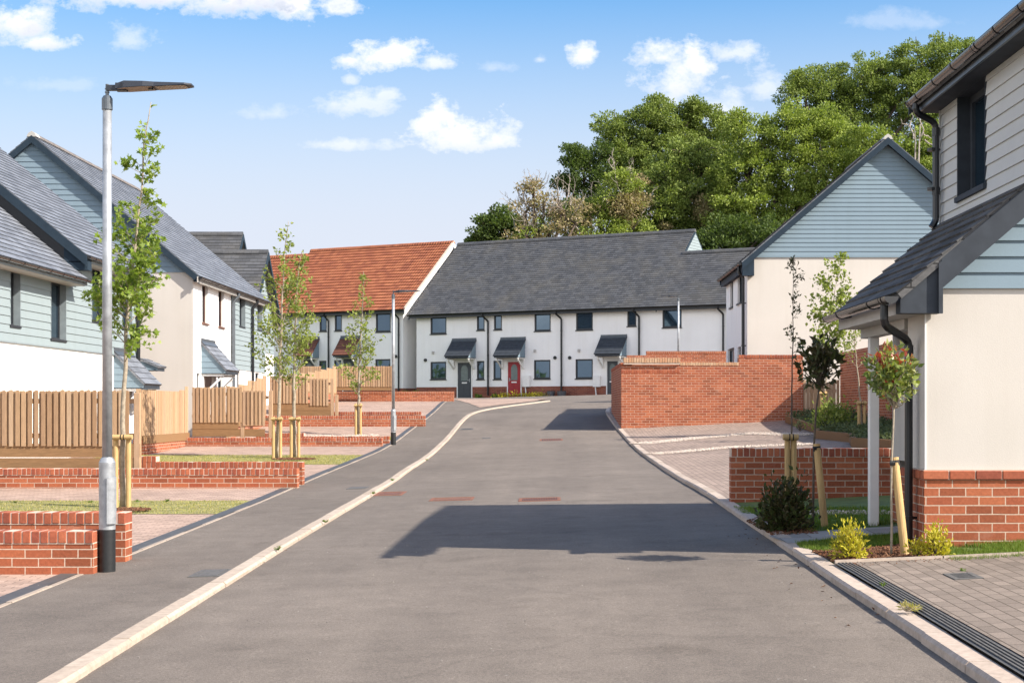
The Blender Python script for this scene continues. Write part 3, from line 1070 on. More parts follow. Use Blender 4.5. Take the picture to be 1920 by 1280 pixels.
def pipe(parent, pts, r, mat, clips=(), into=None, n=10, collars=()):
    mb = MB()
    pts = [Vector(p) for p in pts]
    # round off the bends a little
    q = [pts[0]]
    for i in range(1, len(pts) - 1):
        a, b, c = pts[i - 1], pts[i], pts[i + 1]
        e = min(.05, (b - a).length * .35, (c - b).length * .35)
        q += [b + (a - b).normalized() * e, b + (a - b).normalized() * e * .3 + (c - b).normalized() * e * .3, b + (c - b).normalized() * e]
    q.append(pts[-1])
    mb.tube(q, r, n)
    for z in collars:
        x = pts[-1]
        for i in range(len(pts) - 1):
            if abs(pts[i].x - pts[i + 1].x) < 1e-6 and min(pts[i].z, pts[i + 1].z) <= z <= max(pts[i].z, pts[i + 1].z): x = pts[i]
        mb.tube([(x.x, x.y, z - .04), (x.x, x.y, z + .04)], r * 1.18, n)
    o = mb.build('downpipe', mat, parent)
    if clips:
        for z in clips:
            c = MB()
            x = pts[-1]
            c.tube([(x.x, x.y, z - .015), (x.x, x.y, z + .015)], r * 1.28, n)
            if into is not None:
                a = Vector((x.x, x.y, z)); c.tube([a, a + Vector(into)], r * .35, 6)
            c.build('pipe_clip', mat, o)
    return o


def canopy(parent, fr, u0, u1, zt, zb, proj, roofmat, cheek, brk=M['white_paint'], flash=True, fascia=None):
    """a lean-to porch canopy on a wall: slated slope, boarded cheeks, fascia and timber brackets"""
    mb = MB()
    A, B = fr.pt(u0 - .05, zb + .10, proj + .05), fr.pt(u1 + .05, zb + .10, proj + .05)
    V = (fr.pt(u0, zt, 0) - fr.pt(u0, zb + .10, proj + .05)); S = V.length; V.normalize()
    U = fr.u; Nn = U.cross(V)
    mb.lap(A, U, V, Nn, [(0, 0), (u1 - u0 + .1, 0), (u1 - u0 + .1, S), (0, S)], [], .2, .014, .003)
    mb.prism([A, B, B + V * S, A + V * S], -Nn * .05)
    o = mb.build('porch_canopy', roofmat, parent)
    if flash:
        f_ = MB()
        f_.prism([fr.pt(u0 - .05, zt + .10, .012), fr.pt(u1 + .05, zt + .10, .012), fr.pt(u1 + .05, zt - .02, .012), fr.pt(u0 - .05, zt - .02, .012)], fr.n * .01)
        f_.prism([A + V * (S - .16) + Nn * .02, B + V * (S - .16) + Nn * .02, B + V * S + Nn * .02, A + V * S + Nn * .02], Nn * .006)
        f_.build('lead_flashing', M['galv_dark'], o)
    for u, nn in ((u0, -1), (u1, 1)):
        c_ = MB()
        f2 = Fr(fr.pt(u, 0, 0), fr.u * nn)
        dl = proj / 1.0
        # cheek triangle in (distance from wall, z); f2.u points to or from the wall
        sg = 1 if f2.u.dot(fr.n) > 0 else -1
        pol = [(0, zb), (sg * proj, zb), (sg * proj, zb + .1), (0, zt - .07)]
        c_.lap(Vector((f2.O.x, f2.O.y, 0)), f2.u, Zv, f2.n, pol, [], .17, .014, .003)
        c_.build('cheek', cheek, o)
    g_ = MB()
    g_.obox(fr.pt(u0, zb - .02, proj - .03), fr.u * (u1 - u0), fr.n * .04, Zv * .15)
    g_.obox(fr.pt(u0 + .01, zb - .012, .01), fr.u * (u1 - u0 - .02), fr.n * (proj - .04), Zv * .01)
    g_.build('fascia', fascia or M['barge_grey'], o)
    if brk:
        for u in (u0 + .05, u1 - .12):
            b_ = MB()
            b_.obox(fr.pt(u, zb - .09, .0), fr.u * .07, fr.n * (proj * .9), Zv * .07)
            b_.obox(fr.pt(u, zb - .62, .0), fr.u * .07, fr.n * .06, Zv * .53)
            a, b = fr.pt(u, zb - .58, .06), fr.pt(u, zb - .10, proj * .8)
            dd = (b - a); up_ = Vector((0, 0, .08))
            b_.prism([a, b, b - up_, a - up_], fr.u * .07)
            b_.build('bracket', brk, o)
    return o


def door(parent, fr, rect, mat, glass=True, frame=M['white_paint'], handle_side=1):
    a, b, c, d = rect
    fw = .065
    mb = MB()
    mb.obox(fr.pt(a + fw, c, -.02), fr.u * (b - a - 2 * fw), fr.n * .045, Zv * (d - c - fw))
    cu = (a + b) / 2; wd = b - a
    for (u0, u1, z0, z1) in ((a + wd * .2, cu - wd * .04, c + .12, c + (d - c) * .36), (cu + wd * .04, b - wd * .2, c + .12, c + (d - c) * .36)):
        mb.obox(fr.pt(u0, z0, .025), fr.u * (u1 - u0), fr.n * .012, Zv * (z1 - z0))
    o = mb.build('door', mat, parent)
    f = MB()
    f.obox(fr.pt(a, c, -.03), fr.u * fw, fr.n * .07, Zv * (d - c)); f.obox(fr.pt(b - fw, c, -.03), fr.u * fw, fr.n * .07, Zv * (d - c))
    f.obox(fr.pt(a + fw, d - fw, -.03), fr.u * (b - a - 2 * fw), fr.n * .07, Zv * fw)
    f.build('door_frame', frame, o)
    if glass:
        g = MB(); z0, z1 = c + (d - c) * .47, c + (d - c) * .9
        hw = wd * .22; pts = [fr.pt(cu - hw, z0, .026), fr.pt(cu + hw, z0, .026)]
        pts += [fr.pt(cu + math.cos(k * math.pi / 10) * hw, z1 - hw * 1.3 + math.sin(k * math.pi / 10) * hw * 1.3, .026) for k in range(11)]
        g.prism(pts, fr.n * .012); g.build('pane', M['door_glass'], o)
    l = MB(); l.obox(fr.pt(cu - .17, c + (d - c) * .40, .037), fr.u * .34, fr.n * .012, Zv * .07); l.build('letterbox', M['white_paint'], o)
    h = MB(); hu = cu + handle_side * wd * .33
    h.obox(fr.pt(hu - .02, c + (d - c) * .44, .025), fr.u * .04, fr.n * .02, Zv * .2)
    h.obox(fr.pt(hu - .02 - (.1 if handle_side > 0 else 0), c + (d - c) * .48, .045), fr.u * .14, fr.n * .025, Zv * .025)
    h.build('handle', M['galv'], o)
    return o


def gable_pol(u0, u1, z0, ze0, ur, zr, ze1):
    return [(u0, z0), (u1, z0), (u1, ze1), (ur, zr), (u0, ze0)]


# ------------------------------------------------------------------ near house on the right (catslide porch)
def near_house():
    h = empty('house', (6.0, 13.9, -1.2), 'cream rendered house with brick plinth and slated lean-to porch, at the near driveway', 'house', 'new houses along the road')
    XL, YF, YB = 3.145, 12.67, 15.25
    XW = 3.96
    zg = -1.32
    fe = Fr((XL, YF, 0), (0, -1, 0))                 # end wall of the lean-to and gable, faces the camera
    xr, xe = 8.38, 3.6
    zw = lambda x: 1.257 + .853 * (x - 3.22)         # lean-to roof surface
    zp = -.525
    W1 = MB()
    # gable front (render up to z = 1.01)
    W1.lap(Vector((XL, YF, 0)), fe.u, Zv, fe.n, [(0, zp), (12.8 - XL, zp), (12.8 - XL, 1.01), (0, 1.01)], [], 99, 0, 0, caps=False)
    fl = Fr((XL, YF + .63, 0), (-1, 0, 0))
    W1.lap(Vector((XL, YF + .63, 0)), fl.u, Zv, fl.n, [(0, zp), (.63, zp), (.63, .80), (0, .80)], [], 99, 0, 0, caps=False)
    W1.box(XL + .01, 3.45, YF + .55, YF + .63, zp, .80)
    fm = Fr((3.45, YB, 0), (-1, 0, 0))
    W1.lap(Vector((3.45, YB, 0)), fm.u, Zv, fm.n, [(0, zp), (YB - YF - .6, zp), (YB - YF - .6, .80), (0, .80)], [], 99, 0, 0, caps=False)
    fb = Fr((12.8, YB, 0), (0, 1, 0))
    W1.lap(Vector((12.8, YB, 0)), fb.u, Zv, fb.n, [(0, zg), (12.8 - XW, zg), (12.8 - XW, 3.0), (12.8 - 8.38, 6.9), (0, 3.0)], [], 99, 0, 0, caps=False)
    W1.lap(Vector((XW, YB, 0)), fb.u, Zv, fb.n, [(.001, zg), (XW - 3.45, zg), (XW - 3.45, 1.38), (.001, 1.8)], [], 99, 0, 0, caps=False)
    fx = Fr((12.8, YF, 0), (1, 0, 0))
    W1.lap(Vector((12.8, YF, 0)), fx.u, Zv, fx.n, [(0, zg), (YB - YF, zg), (YB - YF, 3.0), (0, 3.0)], [], 99, 0, 0, caps=False)
    wo = W1.build('wall', M['render_cream'], h)
    bd = MB(); bd.obox((XL - .006, YF - .008, zp), Vector((.012, 0, 0)), Vector((0, .012, 0)), Zv * (.80 - zp)); bd.build('corner_bead', M['white_paint'], wo)
    # brick plinth, its top course standing proud
    B1 = MB()
    B1.box(XL - .012, 12.8, YF - .012, YF + .1, zg - .3, zp - .088)
    B1.box(XL - .012, XL + .1, YF + .101, YF + .63, zg - .3, zp - .088)
    B1.box(3.438, 3.54, YF + .64, YB, zg - .3, zp - .088)
    B1.build('plinth', M['brick'], h)
    B2 = MB()
    for k in range(14):
        x = XL - .032 + k * .225
        B2.cbox((x + .005, YF - .034, zp - .083), Vector((.215, 0, 0)), Vector((0, .1025, 0)), Vector((0, 0, .075)), .006)
    for k in range(3):
        B2.cbox((XL - .034, YF + .08 + k * .225, zp - .083), Vector((.1, 0, 0)), Vector((0, .215, 0)), Vector((0, 0, .075)), .006)
    B2.build('plinth_course', M['cap_brick'], h)
    MM = MB(); MM.box(XL - .02, 6.2, YF - .022, YF + .05, zp - .086, zp - .002); MM.box(XL - .02, XL + .05, YF + .051, YF + .63, zp - .086, zp - .002); MM.build('mortar_bed', M['mortar'], h)
    # boards above z = 1.01 on the gable, and the upper side wall
    xl = 3.22
    boards(h, fe, [(xl - XL, 1.01), (12.8 - XL, 1.01), (12.8 - XL, 3.0), (xr - XL, 6.98), (XW - XL, zw(XW) - .05), (xl - XL, 1.2)], [], M['clad'], .135)
    fu = Fr((XW, YB, 0), (-1, 0, 0))
    hole = (YB - 14.59, YB - 13.66, 2.05, 3.03)
    boards(h, fu, [(0, .8), (YB - YF - .05, .8), (YB - YF - .05, 1.87), (YB - 12.2, 1.87), (YB - 12.2, 3.1), (0, 3.1)], [hole], M['clad_grey'], .128, tb=.02)
    window(h, fu, hole, recess=.11, fw=.075, sill=.05, mat=M['barge_grey'], reveal=M['barge_grey'])
    co = MB(); co.obox((XW - .03, YB - .0, .9), Vector((.03, 0, 0)), Vector((0, .03, 0)), Zv * 2.15); co.build('corner_trim', M['clad_grey'], h)
    # main roof
    run, rise = xr - xe, .853 * (xr - xe)
    slope(h, 'roof', (xe + .02, 11.5, 3.13), (0, 1, 0), (1, 0, 0), YB + .18 - 11.5, run, rise, M['slate_near'], .25)
    slope(h, 'roof', (2 * xr - xe, 11.5, 3.13), (0, 1, 0), (-1, 0, 0), YB + .18 - 11.5, run, rise, M['slate_near'], .25)
    barge(h, (xe + .05, 11.5, 3.07), (xr, 11.5, 3.07 + .853 * (xr - xe)), .25, (0, 1, 0), .03, M['barge_grey'])
    barge(h, (xe + .05, YB + .16, 3.10), (xr, YB + .16, 3.10 + .853 * (xr - xe)), .09, (0, -1, 0), .03, M['barge_grey'])
    so_ = MB(); so_.box(3.74, XW - .002, 11.55, YB + .14, 3.03, 3.045); so_.build('soffit', M['barge_grey'], h)
    fa = MB(); fa.box(3.715, 3.739, 11.55, YB + .14, 3.015, 3.2); fa.build('fascia', M['galv_dark'], h)
    gutter(h, (3.66, 11.3, 3.135), (3.66, YB + .02, 3.135), .056, (-1, 0, 0), M['gutter_brown'], brackets=6, n=14, joints=(1.55,))
    pipe(h, [(3.665, YB - .1, 3.1), (3.665, YB - .1, 2.99), (3.875, YB - .07, 2.89), (3.875, YB - .07, 1.9), (3.83, YB - .07, 1.83)], .034, M['black'], clips=(2.62, 2.22), into=(.09, 0, 0), collars=(2.8, 2.2))
    # lean-to porch roof
    E = Vector((2.86, YF - .22, zw(2.86)))
    x1 = XW + .0
    slope(h, 'porch_roof', E, (0, 1, 0), (1, 0, 0), YB - YF + .26, x1 - 2.86, .853 * (x1 - 2.86), M['slate_near'], .165, tb=.02, thick=.05)
    fs = MB(); fs.box(2.90, 2.925, YF - .018, YB + .0, .79, .93); fs.build('porch_fascia', M['offwhite'], h)
    sf = MB(); sf.box(2.926, 3.46, YF + .02, YB + .0, .795, .81); sf.build('porch_soffit', M['offwhite'], h)
    bm = MB(); bm.box(3.12, 3.24, YF + .66, YB - .02, .70, .794); bm.build('porch_beam', M['offwhite'], h)
    # box end and bargeboard of the verge
    bx = MB()
    bx.prism([(2.89, YF - .19, .79), (3.235, YF - .19, .79), (3.235, YF - .19, zw(3.235) - .03), (2.89, YF - .19, zw(2.89) - .03)], Vector((0, .17, 0)))
    bx.build('box_end', M['barge_grey'], h)
    bb = MB()
    bb.prism([(3.225, YF - .20, .99), (3.225, YF - .20, zw(3.225) - .02), (4.6, YF - .20, zw(4.6) - .02), (4.6, YF - .20, zw(4.6) - .26)], Vector((0, -.03, 0)))
    bb.prism([(3.20, YF - .232, .785), (3.235, YF - .232, .785), (3.235, YF - .232, zw(3.235) - .04), (3.20, YF - .232, zw(3.20) - .04)], Vector((0, .03, 0)))
    bb.build('bargeboard', M['barge_grey'], h)
    gutter(h, (2.80, YF - .24, .925), (2.80, YB + .05, .925), .056, (-1, 0, 0), M['gutter_brown'], brackets=2, n=14, joints=(.16,))
    pipe(h, [(2.80, YF + .02, .89), (2.80, YF + .02, .70), (3.06, YF + .24, .58), (3.06, YF + .24, -1.25)], .035, M['black'], clips=(-.95,), into=(.09, 0, 0), collars=(.5,))
    # post
    po = MB(); po.cbox((3.133, 14.85, -1.2), Vector((.095, 0, 0)), Vector((0, .095, 0)), Vector((0, 0, 1.9)), .006); po.build('porch_post', M['white_paint'], h)
    ft = MB(); ft.box(3.115, 3.245, 14.83, 14.965, -1.24, -1.195); ft.build('post_foot', M['galv'], h)
    return h


near_house()


# ------------------------------------------------------------------ blue-gabled house on the right, behind the long brick wall
def gable_house_right():
    h = empty('house', (10.1, 50, -.3), 'house with wide pale blue boarded gable above white render, behind the tall brick wall', 'house', 'new houses along the road')
    XL, XR, YF, YB = 5.87, 14.33, 45.5, 51.1
    xr, zr = 10.1, 8.22
    sl_ = .86
    ze = 4.42
    xe = xr - (zr - ze) / sl_
    fe = Fr((XL, YF, 0), (0, -1, 0)); fs = Fr((XL, YB, 0), (-1, 0, 0))
    zt = lambda x: zr - .12 - sl_ * abs(x - xr)
    w_ = fs.rect(1369, 1374.5, 516, 576); w2 = fs.rect(1383, 1391, 507, 568)
    w3 = fs.rect(1364.5, 1376.5, 653, 690); w4 = fs.rect(1383, 1389, 650, 690)
    wall(h, 'wall', fs, [(0, -1), (YB - YF, -1), (YB - YF, 4.5), (0, 4.5)], [w_, w2, w3, w4], M['render_white'], .1)
    wall(h, 'wall', fe, [(0, -1), (XR - XL, -1), (XR - XL, 4.62), (0, 4.62)], [], M['render_cream'])
    wall(h, 'wall', Fr((XR, YF, 0), (1, 0, 0)), [(0, -1), (YB - YF, -1), (YB - YF, 4.5), (0, 4.5)], [], M['render_cream'])
    wall(h, 'wall', Fr((XR, YB, 0), (0, 1, 0)), [(0, -1), (XR - XL, -1), (XR - XL, 4.4), (XR - xr, 8.0), (0, 4.4)], [], M['render_cream'])
    for q in (w_, w2): window(h, fs, q, .08, .06)
    for q in (w3, w4): window(h, fs, q, .08, .06)
    x0 = xr - (zr - .14 - 4.62) / sl_
    boards(h, fe, [(x0 - XL, 4.62), (2 * xr - x0 - XL, 4.62), (xr - XL, zr - .14)], [], M['clad'], .136)
    tr = MB(); tr.obox(fe.pt(x0 - XL, 4.57, 0), fe.u * (2 * (xr - x0)), fe.n * .035, Zv * .055); tr.build('drip_trim', M['clad'], h)
    for sx in (1, -1):
        e = xr - sx * (xr - xe)
        slope(h, 'roof', (e - sx * .02, YF - .25, ze), (0, 1, 0), (sx, 0, 0), YB - YF + .5, xr - xe + .02, (zr - ze), M['slate_light'], .2)
        barge(h, (e + sx * .0, YF - .25, ze - .02), (xr, YF - .25, zr - .03), .22, (0, -1, 0), .03, M['barge'])
        barge(h, (e + sx * .0, YB + .25, ze - .02), (xr, YB + .25, zr - .03), .22, (0, 1, 0), .03, M['barge'])
        s2 = MB(); s2.prism([(e + sx * .06, YF - .23, ze - .19), (xr, YF - .23, zr - .20), (xr, YF - .23, zr - .17), (e + sx * .06, YF - .23, ze - .16)], Vector((0, .22, 0))); s2.build('verge_soffit', M['barge'], h)
    ridge(h, (xr, YF - .27, zr), (xr, YF + .1, zr), .12, M['offwhite'])
    ridge(h, (xr, YF + .11, zr), (xr, YB + .27, zr), .11, M['ridge'])
    ub = MB(); ub.prism([(xe + .02, YF - .22, ze - .42), (XL + .18, YF - .22, ze - .42), (XL + .18, YF - .22, zt(XL + .18) - .02), (xe + .02, YF - .22, ze - .05)], Vector((0, .21, 0))); ub.build('box_end', M['barge'], h)
    sf = MB(); sf.box(xe + .06, XL - .002, YF - .0, YB + .2, ze - .28, ze - .26); sf.build('soffit', M['barge_grey'], h)
    fa = MB(); fa.box(xe + .03, xe + .055, YF - .2, YB + .2, ze - .30, ze - .02); fa.build('fascia', M['barge_grey'], h)
    gutter(h, (xe - .05, YF - .2, ze - .03), (xe - .05, YB + .22, ze - .03), .07, (-1, 0, 0), M['black'], brackets=7, n=8)
    pipe(h, [(xe - .03, YF + .3, ze - .1), (xe - .03, YF + .3, ze - .28), (XL - .09, YF + .3, ze - .42), (XL - .09, YF + .3, -.5)], .05, M['black'], clips=(3.2, 1.9), into=(.1, 0, 0), collars=(1.3,))
    return h


gable_house_right()


# ------------------------------------------------------------------ left: first house (low wing in front of a taller part)
def left_house():
    h = empty('house', (-15, 36, -1.2), 'grey boarded house over white render with stepped slate roofs behind the nearest picket fence', 'house', 'new houses along the road')
    XL = -11.1
    fs = Fr((XL, 0, 0), (1, 0, 0))                   # u = world y
    Y0, Y1, Y2 = 24.0, 34.55, 39.75
    zc = 1.347
    wa = fs.rect(18, 36, 507, 610); wb = fs.rect(94, 122, 529, 636); wc = fs.rect(171, 196, 503, 602); w0 = (27.6, 28.3, 1.6, 2.8); w9 = fs.rect(228, 246, 528, 616)
    holes = [w0, wa, wb, wc, w9]
    boards(h, fs, [(Y0, zc), (Y1, zc), (Y1, 2.95), (Y0, 2.95)], holes, M['clad_pale'], .173)
    boards(h, fs, [(Y1, zc), (Y2, zc), (Y2, 3.5), (Y1, 3.5)], holes, M['clad_pale'], .173)
    for q in holes: window(h, fs, q, .13, .05, .04, reveal=M['reveal'])
    wall(h, 'wall', fs, [(Y0, -2), (Y2, -2), (Y2, zc), (Y0, zc)], [], M['render_white'])
    ft = Fr((-20, Y2, 0), (0, 1, 0))
    wall(h, 'wall', Fr((XL, Y2, 0), (0, 1, 0)), [(0, -2), (9, -2), (9, 3.4), (4.4, 7.1), (0, 3.4)], [], M['render_white'])
    wall(h, 'wall', Fr((-20.1, Y0, 0), (0, -1, 0)), [(0, -2), (9, -2), (9, 2.9), (4.5, 6.5), (0, 2.9)], [], M['render_white'])
    wall(h, 'wall', Fr((-20.1, Y2, 0), (-1, 0, 0)), [(0, -2), (Y2 - Y0, -2), (Y2 - Y0, 3), (0, 3)], [], M['render_white'])
    dt = MB(); dt.obox(fs.pt(Y0, zc - .03, 0), fs.u * (Y2 - Y0), fs.n * .035, Zv * .03); dt.build('drip_trim', M['reveal'], h)
    # roofs
    xe = -10.68
    sl_ = .83
    zlo, zhi = 2.93, 3.48
    slope(h, 'roof', (xe, Y0 - .2, zlo), (0, 1, 0), (1 * -1, 0, 0), 34.2 - Y0 + .2, 5.0, sl_ * 5.0, M['slate_light'], .2)
    slope(h, 'roof', (xe, 34.05, zhi), (0, 1, 0), (-1, 0, 0), 40.0 - 34.05, 5.0, sl_ * 5.0, M['slate_light'], .2)
    slope(h, 'roof', (xe - 10, Y0 - .2, zlo), (0, 1, 0), (1, 0, 0), 34.2 - Y0 + .2, 5.0, sl_ * 5.0, M['slate_light'], .2)
    slope(h, 'roof', (xe - 10, 34.05, zhi), (0, 1, 0), (1, 0, 0), 40.0 - 34.05, 5.0, sl_ * 5.0, M['slate_light'], .2)
    xr = xe - 5
    ridge(h, (xr, Y0, zlo + sl_ * 5 + .03), (xr, 34.1, zlo + sl_ * 5 + .03), .10, M['ridge'])
    ridge(h, (xr, 34.05, zhi + sl_ * 5 + .03), (xr, 40.0, zhi + sl_ * 5 + .03), .10, M['ridge'])
    # exposed gable strip of the taller part, with its bargeboard
    fg = Fr((XL, 34.4, 0), (0, -1, 0))
    boards(h, fg, [(-4.5, zlo + .0 + sl_ * 4.0), (0, zlo + .2), (.1, 3.42), (-4.5, zhi + sl_ * 4.9 - .3)], [], M['clad'], .173)
    barge(h, (xe + .02, 34.05, zhi - .02), (xr, 34.05, zhi + sl_ * 5.0 - .03), .24, (0, -1, 0), .03, M['barge'])
    bx = MB(); bx.prism([(xe + .02, 34.08, zhi - .34), (XL - .1, 34.08, zhi - .34), (XL - .1, 34.08, zhi + .25), (xe + .02, 34.08, zhi - .06)], Vector((0, .3, 0))); bx.build('box_end', M['barge'], h)
    fl = MB(); fl.prism([(xe - .3, 34.12, zlo + sl_ * .3 + .02), (xr, 34.12, zlo + sl_ * 5 + .02), (xr, 34.12, zlo + sl_ * 5 + .3), (xe - .3, 34.12, zlo + sl_ * .3 + .3)], Vector((0, .05, 0))); fl.build('abutment_flashing', M['black'], h)
    for (a, b, z) in ((Y0 - .2, 34.22, zlo), (34.06, 40.0, zhi)):
        sf = MB(); sf.box(XL + .002, xe - .04, a + .02, b - .1, z - .16, z - .14); sf.build('soffit', M['offwhite'], h)
        fa = MB(); fa.box(xe - .04, xe - .015, a, b - .05, z - .15, z - .02); fa.build('fascia', M['reveal'], h)
        gutter(h, (xe + .05, a, z - .03), (xe + .05, b, z - .03), .062, (1, 0, 0), M['gutter_brown'], brackets=int((b - a) / .8), n=10)
    pipe(h, [(xe + .03, Y2 - .25, zhi - .1), (xe + .03, Y2 - .25, zhi - .2), (XL + .09, Y2 - .25, zhi - .4), (XL + .09, Y2 - .25, -1.4)], .05, M['black'], clips=(2.4, 1.2), into=(-.08, 0, 0))
    canopy(h, fs, 37.6, 39.1, 1.42, .50, .75, M['slate_light'], M['clad'])
    door(h, fs, (37.8, 38.75, -1.55, .45), M['door_brown'], glass=False)
    # small slated store roof against the far end
    fz = Fr((-11.05, 40.25, 0), (1, 0, 0))
    st = MB(); st.box(-11.7, -11.06, 39.76, 40.6, -1.4, .98); st.build('meter_store', M['clad'], h)
    canopy(h, fz, 39.8 - 40.25, 40.5 - 40.25, 1.32, 1.0, .46, M['slate_light'], M['clad'], brk=None, flash=False)
    return h


left_house()


# ------------------------------------------------------------------ left: gabled pair with white and boarded halves
def left_pair():
    h = empty('house', (-15.3, 48, -.9), 'white rendered house with teal boarded gable end, its far half clad in pale grey boards', 'house', 'new houses along the road')
    XL, XM, YF, YB = -10.59, -19.97, 43.75, 54.6
    xr, zr = -15.28, 7.98
    sl_ = .845
    xe = -10.38; ze = zr - sl_ * (xe - xr)
    fe = Fr((XM, YF, 0), (0, -1, 0)); fs = Fr((XL, 0, 0), (1, 0, 0))
    ys = 48.85
    w1 = fs.rect(379, 390, 533, 606); w2 = fs.rect(409.5, 420, 544, 613); w3 = fs.rect(448, 458.5, 555, 612); w4 = fs.rect(481.5, 490, 568, 618)
    l1 = fs.rect(368.5, 375, 700, 726); l2 = fs.rect(408, 418, 704, 735); l3 = fs.rect(444.5, 450.5, 697, 735); l4 = fs.rect(478.5, 486.5, 699, 735)
    dr = fs.rect(381, 396, 698, 752)
    wall(h, 'wall', fs, [(YF, -2), (ys, -2), (ys, 3.8), (YF, 3.8)], [w1, w2, l1, l2], M['render_white'], .1)
    wall(h, 'wall', fs, [(ys, -2), (YB, -2), (YB, 1.27), (ys, 1.27)], [l3, l4], M['render_white'], .1)
    boards(h, fs, [(ys + .05, 1.27), (YB, 1.27), (YB, 3.8), (ys + .05, 3.8)], [w3, w4], M['clad_pale'], .165)
    for q in (w1, w2): window(h, fs, q, .1, .05, .05, mat=M['door_brown'])
    for q in (w3, w4): window(h, fs, q, .12, .05, .03, reveal=M['reveal'])
    for q in (l1, l2, l3, l4): window(h, fs, q, .08, .05, .03)
    door(h, fs, dr, M['door_brown'], glass=False)
    wall(h, 'wall', fe, [(0, -2), (XL - XM, -2), (XL - XM, 3.96), (0, 3.96)], [], M['render_cream'])
    x1 = xr + (zr - .14 - 3.96) / sl_
    boards(h, fe, [(2 * xr - x1 - XM, 3.96), (x1 - XM, 3.96), (xr - XM, zr - .14)], [], M['clad'], .162)
    wall(h, 'wall', Fr((XM, YB, 0), (-1, 0, 0)), [(0, -2), (YB - YF, -2), (YB - YF, 3.8), (0, 3.8)], [], M['render_white'])
    wall(h, 'wall', Fr((XL, YB, 0), (0, 1, 0)), [(0, -2), (XL - XM, -2), (XL - XM, 3.8), (XL - xr, 7.8), (0, 3.8)], [], M['render_white'])
    for sx in (1, -1):
        e = xr + sx * (xe - xr)
        slope(h, 'roof', (e, YF - .12, ze), (0, 1, 0), (-sx, 0, 0), YB - YF + .34, xe - xr, zr - ze, M['slate_light'], .2)
        barge(h, (e, YF - .12, ze - .02), (xr, YF - .12, zr - .03), .22, (0, -1, 0), .03, M['barge'])
        s2 = MB(); s2.prism([(e - sx * .05, YF - .11, ze - .2), (xr, YF - .11, zr - .21), (xr, YF - .11, zr - .18), (e - sx * .05, YF - .11, ze - .17)], Vector((0, .1, 0))); s2.build('verge_soffit', M['barge'], h)
    ridge(h, (xr, YF - .14, zr + .02), (xr, YF + .2, zr + .02), .12, M['offwhite'])
    ridge(h, (xr, YF + .21, zr + .02), (xr, YB + .2, zr + .02), .10, M['ridge'])
    sf = MB(); sf.box(XL + .002, xe - .04, YF, YB + .2, ze - .17, ze - .15); sf.build('soffit', M['offwhite'], h)
    fa = MB(); fa.box(xe - .04, xe - .015, YF - .25, YB + .2, ze - .19, ze - .02); fa.build('fascia', M['offwhite'], h)
    gutter(h, (xe + .05, YF - .2, ze - .03), (xe + .05, YB + .22, ze - .03), .065, (1, 0, 0), M['black'], brackets=13, n=8)
    for y in (ys, 51.95):
        pipe(h, [(xe + .03, y + .05, ze - .1), (xe + .03, y + .05, ze - .2), (XL + .09, y, ze - .38), (XL + .09, y, -1.0)], .05, M['black'] if y > 50 else M['galv_dark'], clips=(2.9, 1.4), into=(-.08, 0, 0))
    canopy(h, fs, 44.75, 46.5, 1.98, 1.03, .72, M['slate_light'], M['clad'])
    return h


left_pair()


# ------------------------------------------------------------------ gables of the houses beyond
def cross_gable(y0, y1, xend, zr, half, label, xback=-24):
    """a wing whose ridge runs across the street's direction; its gable looks at the road"""
    ym = (y0 + y1) / 2
    h = empty('house', (xend - 4, ym, .0), label, 'house', 'houses further up the left side')
    ze = zr - half * .95
    fe = Fr((xend, 0, 0), (1, 0, 0))
    boards(h, fe, [(y0, 2.2), (y1, 2.2), (y1, ze - .1), (ym, zr - .15), (y0, ze - .1)], [], M['clad_pale'], .165)
    wall(h, 'wall', fe, [(y0, -1), (y1, -1), (y1, 2.2), (y0, 2.2)], [], M['render_white'])
    wall(h, 'wall', Fr((xback, y0, 0), (0, -1, 0)), [(0, -1), (xend - xback, -1), (xend - xback, ze), (0, ze)], [], M['render_white'])
    slope(h, 'roof', (xback, y0 - .25, ze - .2), (1, 0, 0), (0, 1, 0), xend - xback + .3, half + .25, zr - ze + .2, M['slate_dark'], .2)
    slope(h, 'roof', (xback, y1 + .25, ze - .2), (1, 0, 0), (0, -1, 0), xend - xback + .3, half + .25, zr - ze + .2, M['slate_dark'], .2)
    for sy in (1, -1):
        barge(h, (xend + .3, ym - sy * (half + .25), ze - .22), (xend + .3, ym, zr - .02), .24, (1, 0, 0), .035, M['barge'])
    ridge(h, (xback, ym, zr + .02), (xend + .3, ym, zr + .02), .12, M['slate_dark'])
    return h


cross_gable(56.5, 61.9, xa(489, 59.2), za(472, 59.2), 2.7, 'lower of two slate cross gables behind the boarded pair')
cross_gable(62.2, 68.2, xa(443, 65.2), za(438.5, 65.2), 3.0, 'taller and farther of two slate cross gables, its ridge just above the boarded pair')

# ------------------------------------------------------------------ terrace and the orange-roofed pair
TH = math.radians(27.5)
TU, TI = Vector((math.cos(TH), -math.sin(TH), 0)), Vector((math.sin(TH), math.cos(TH), 0))


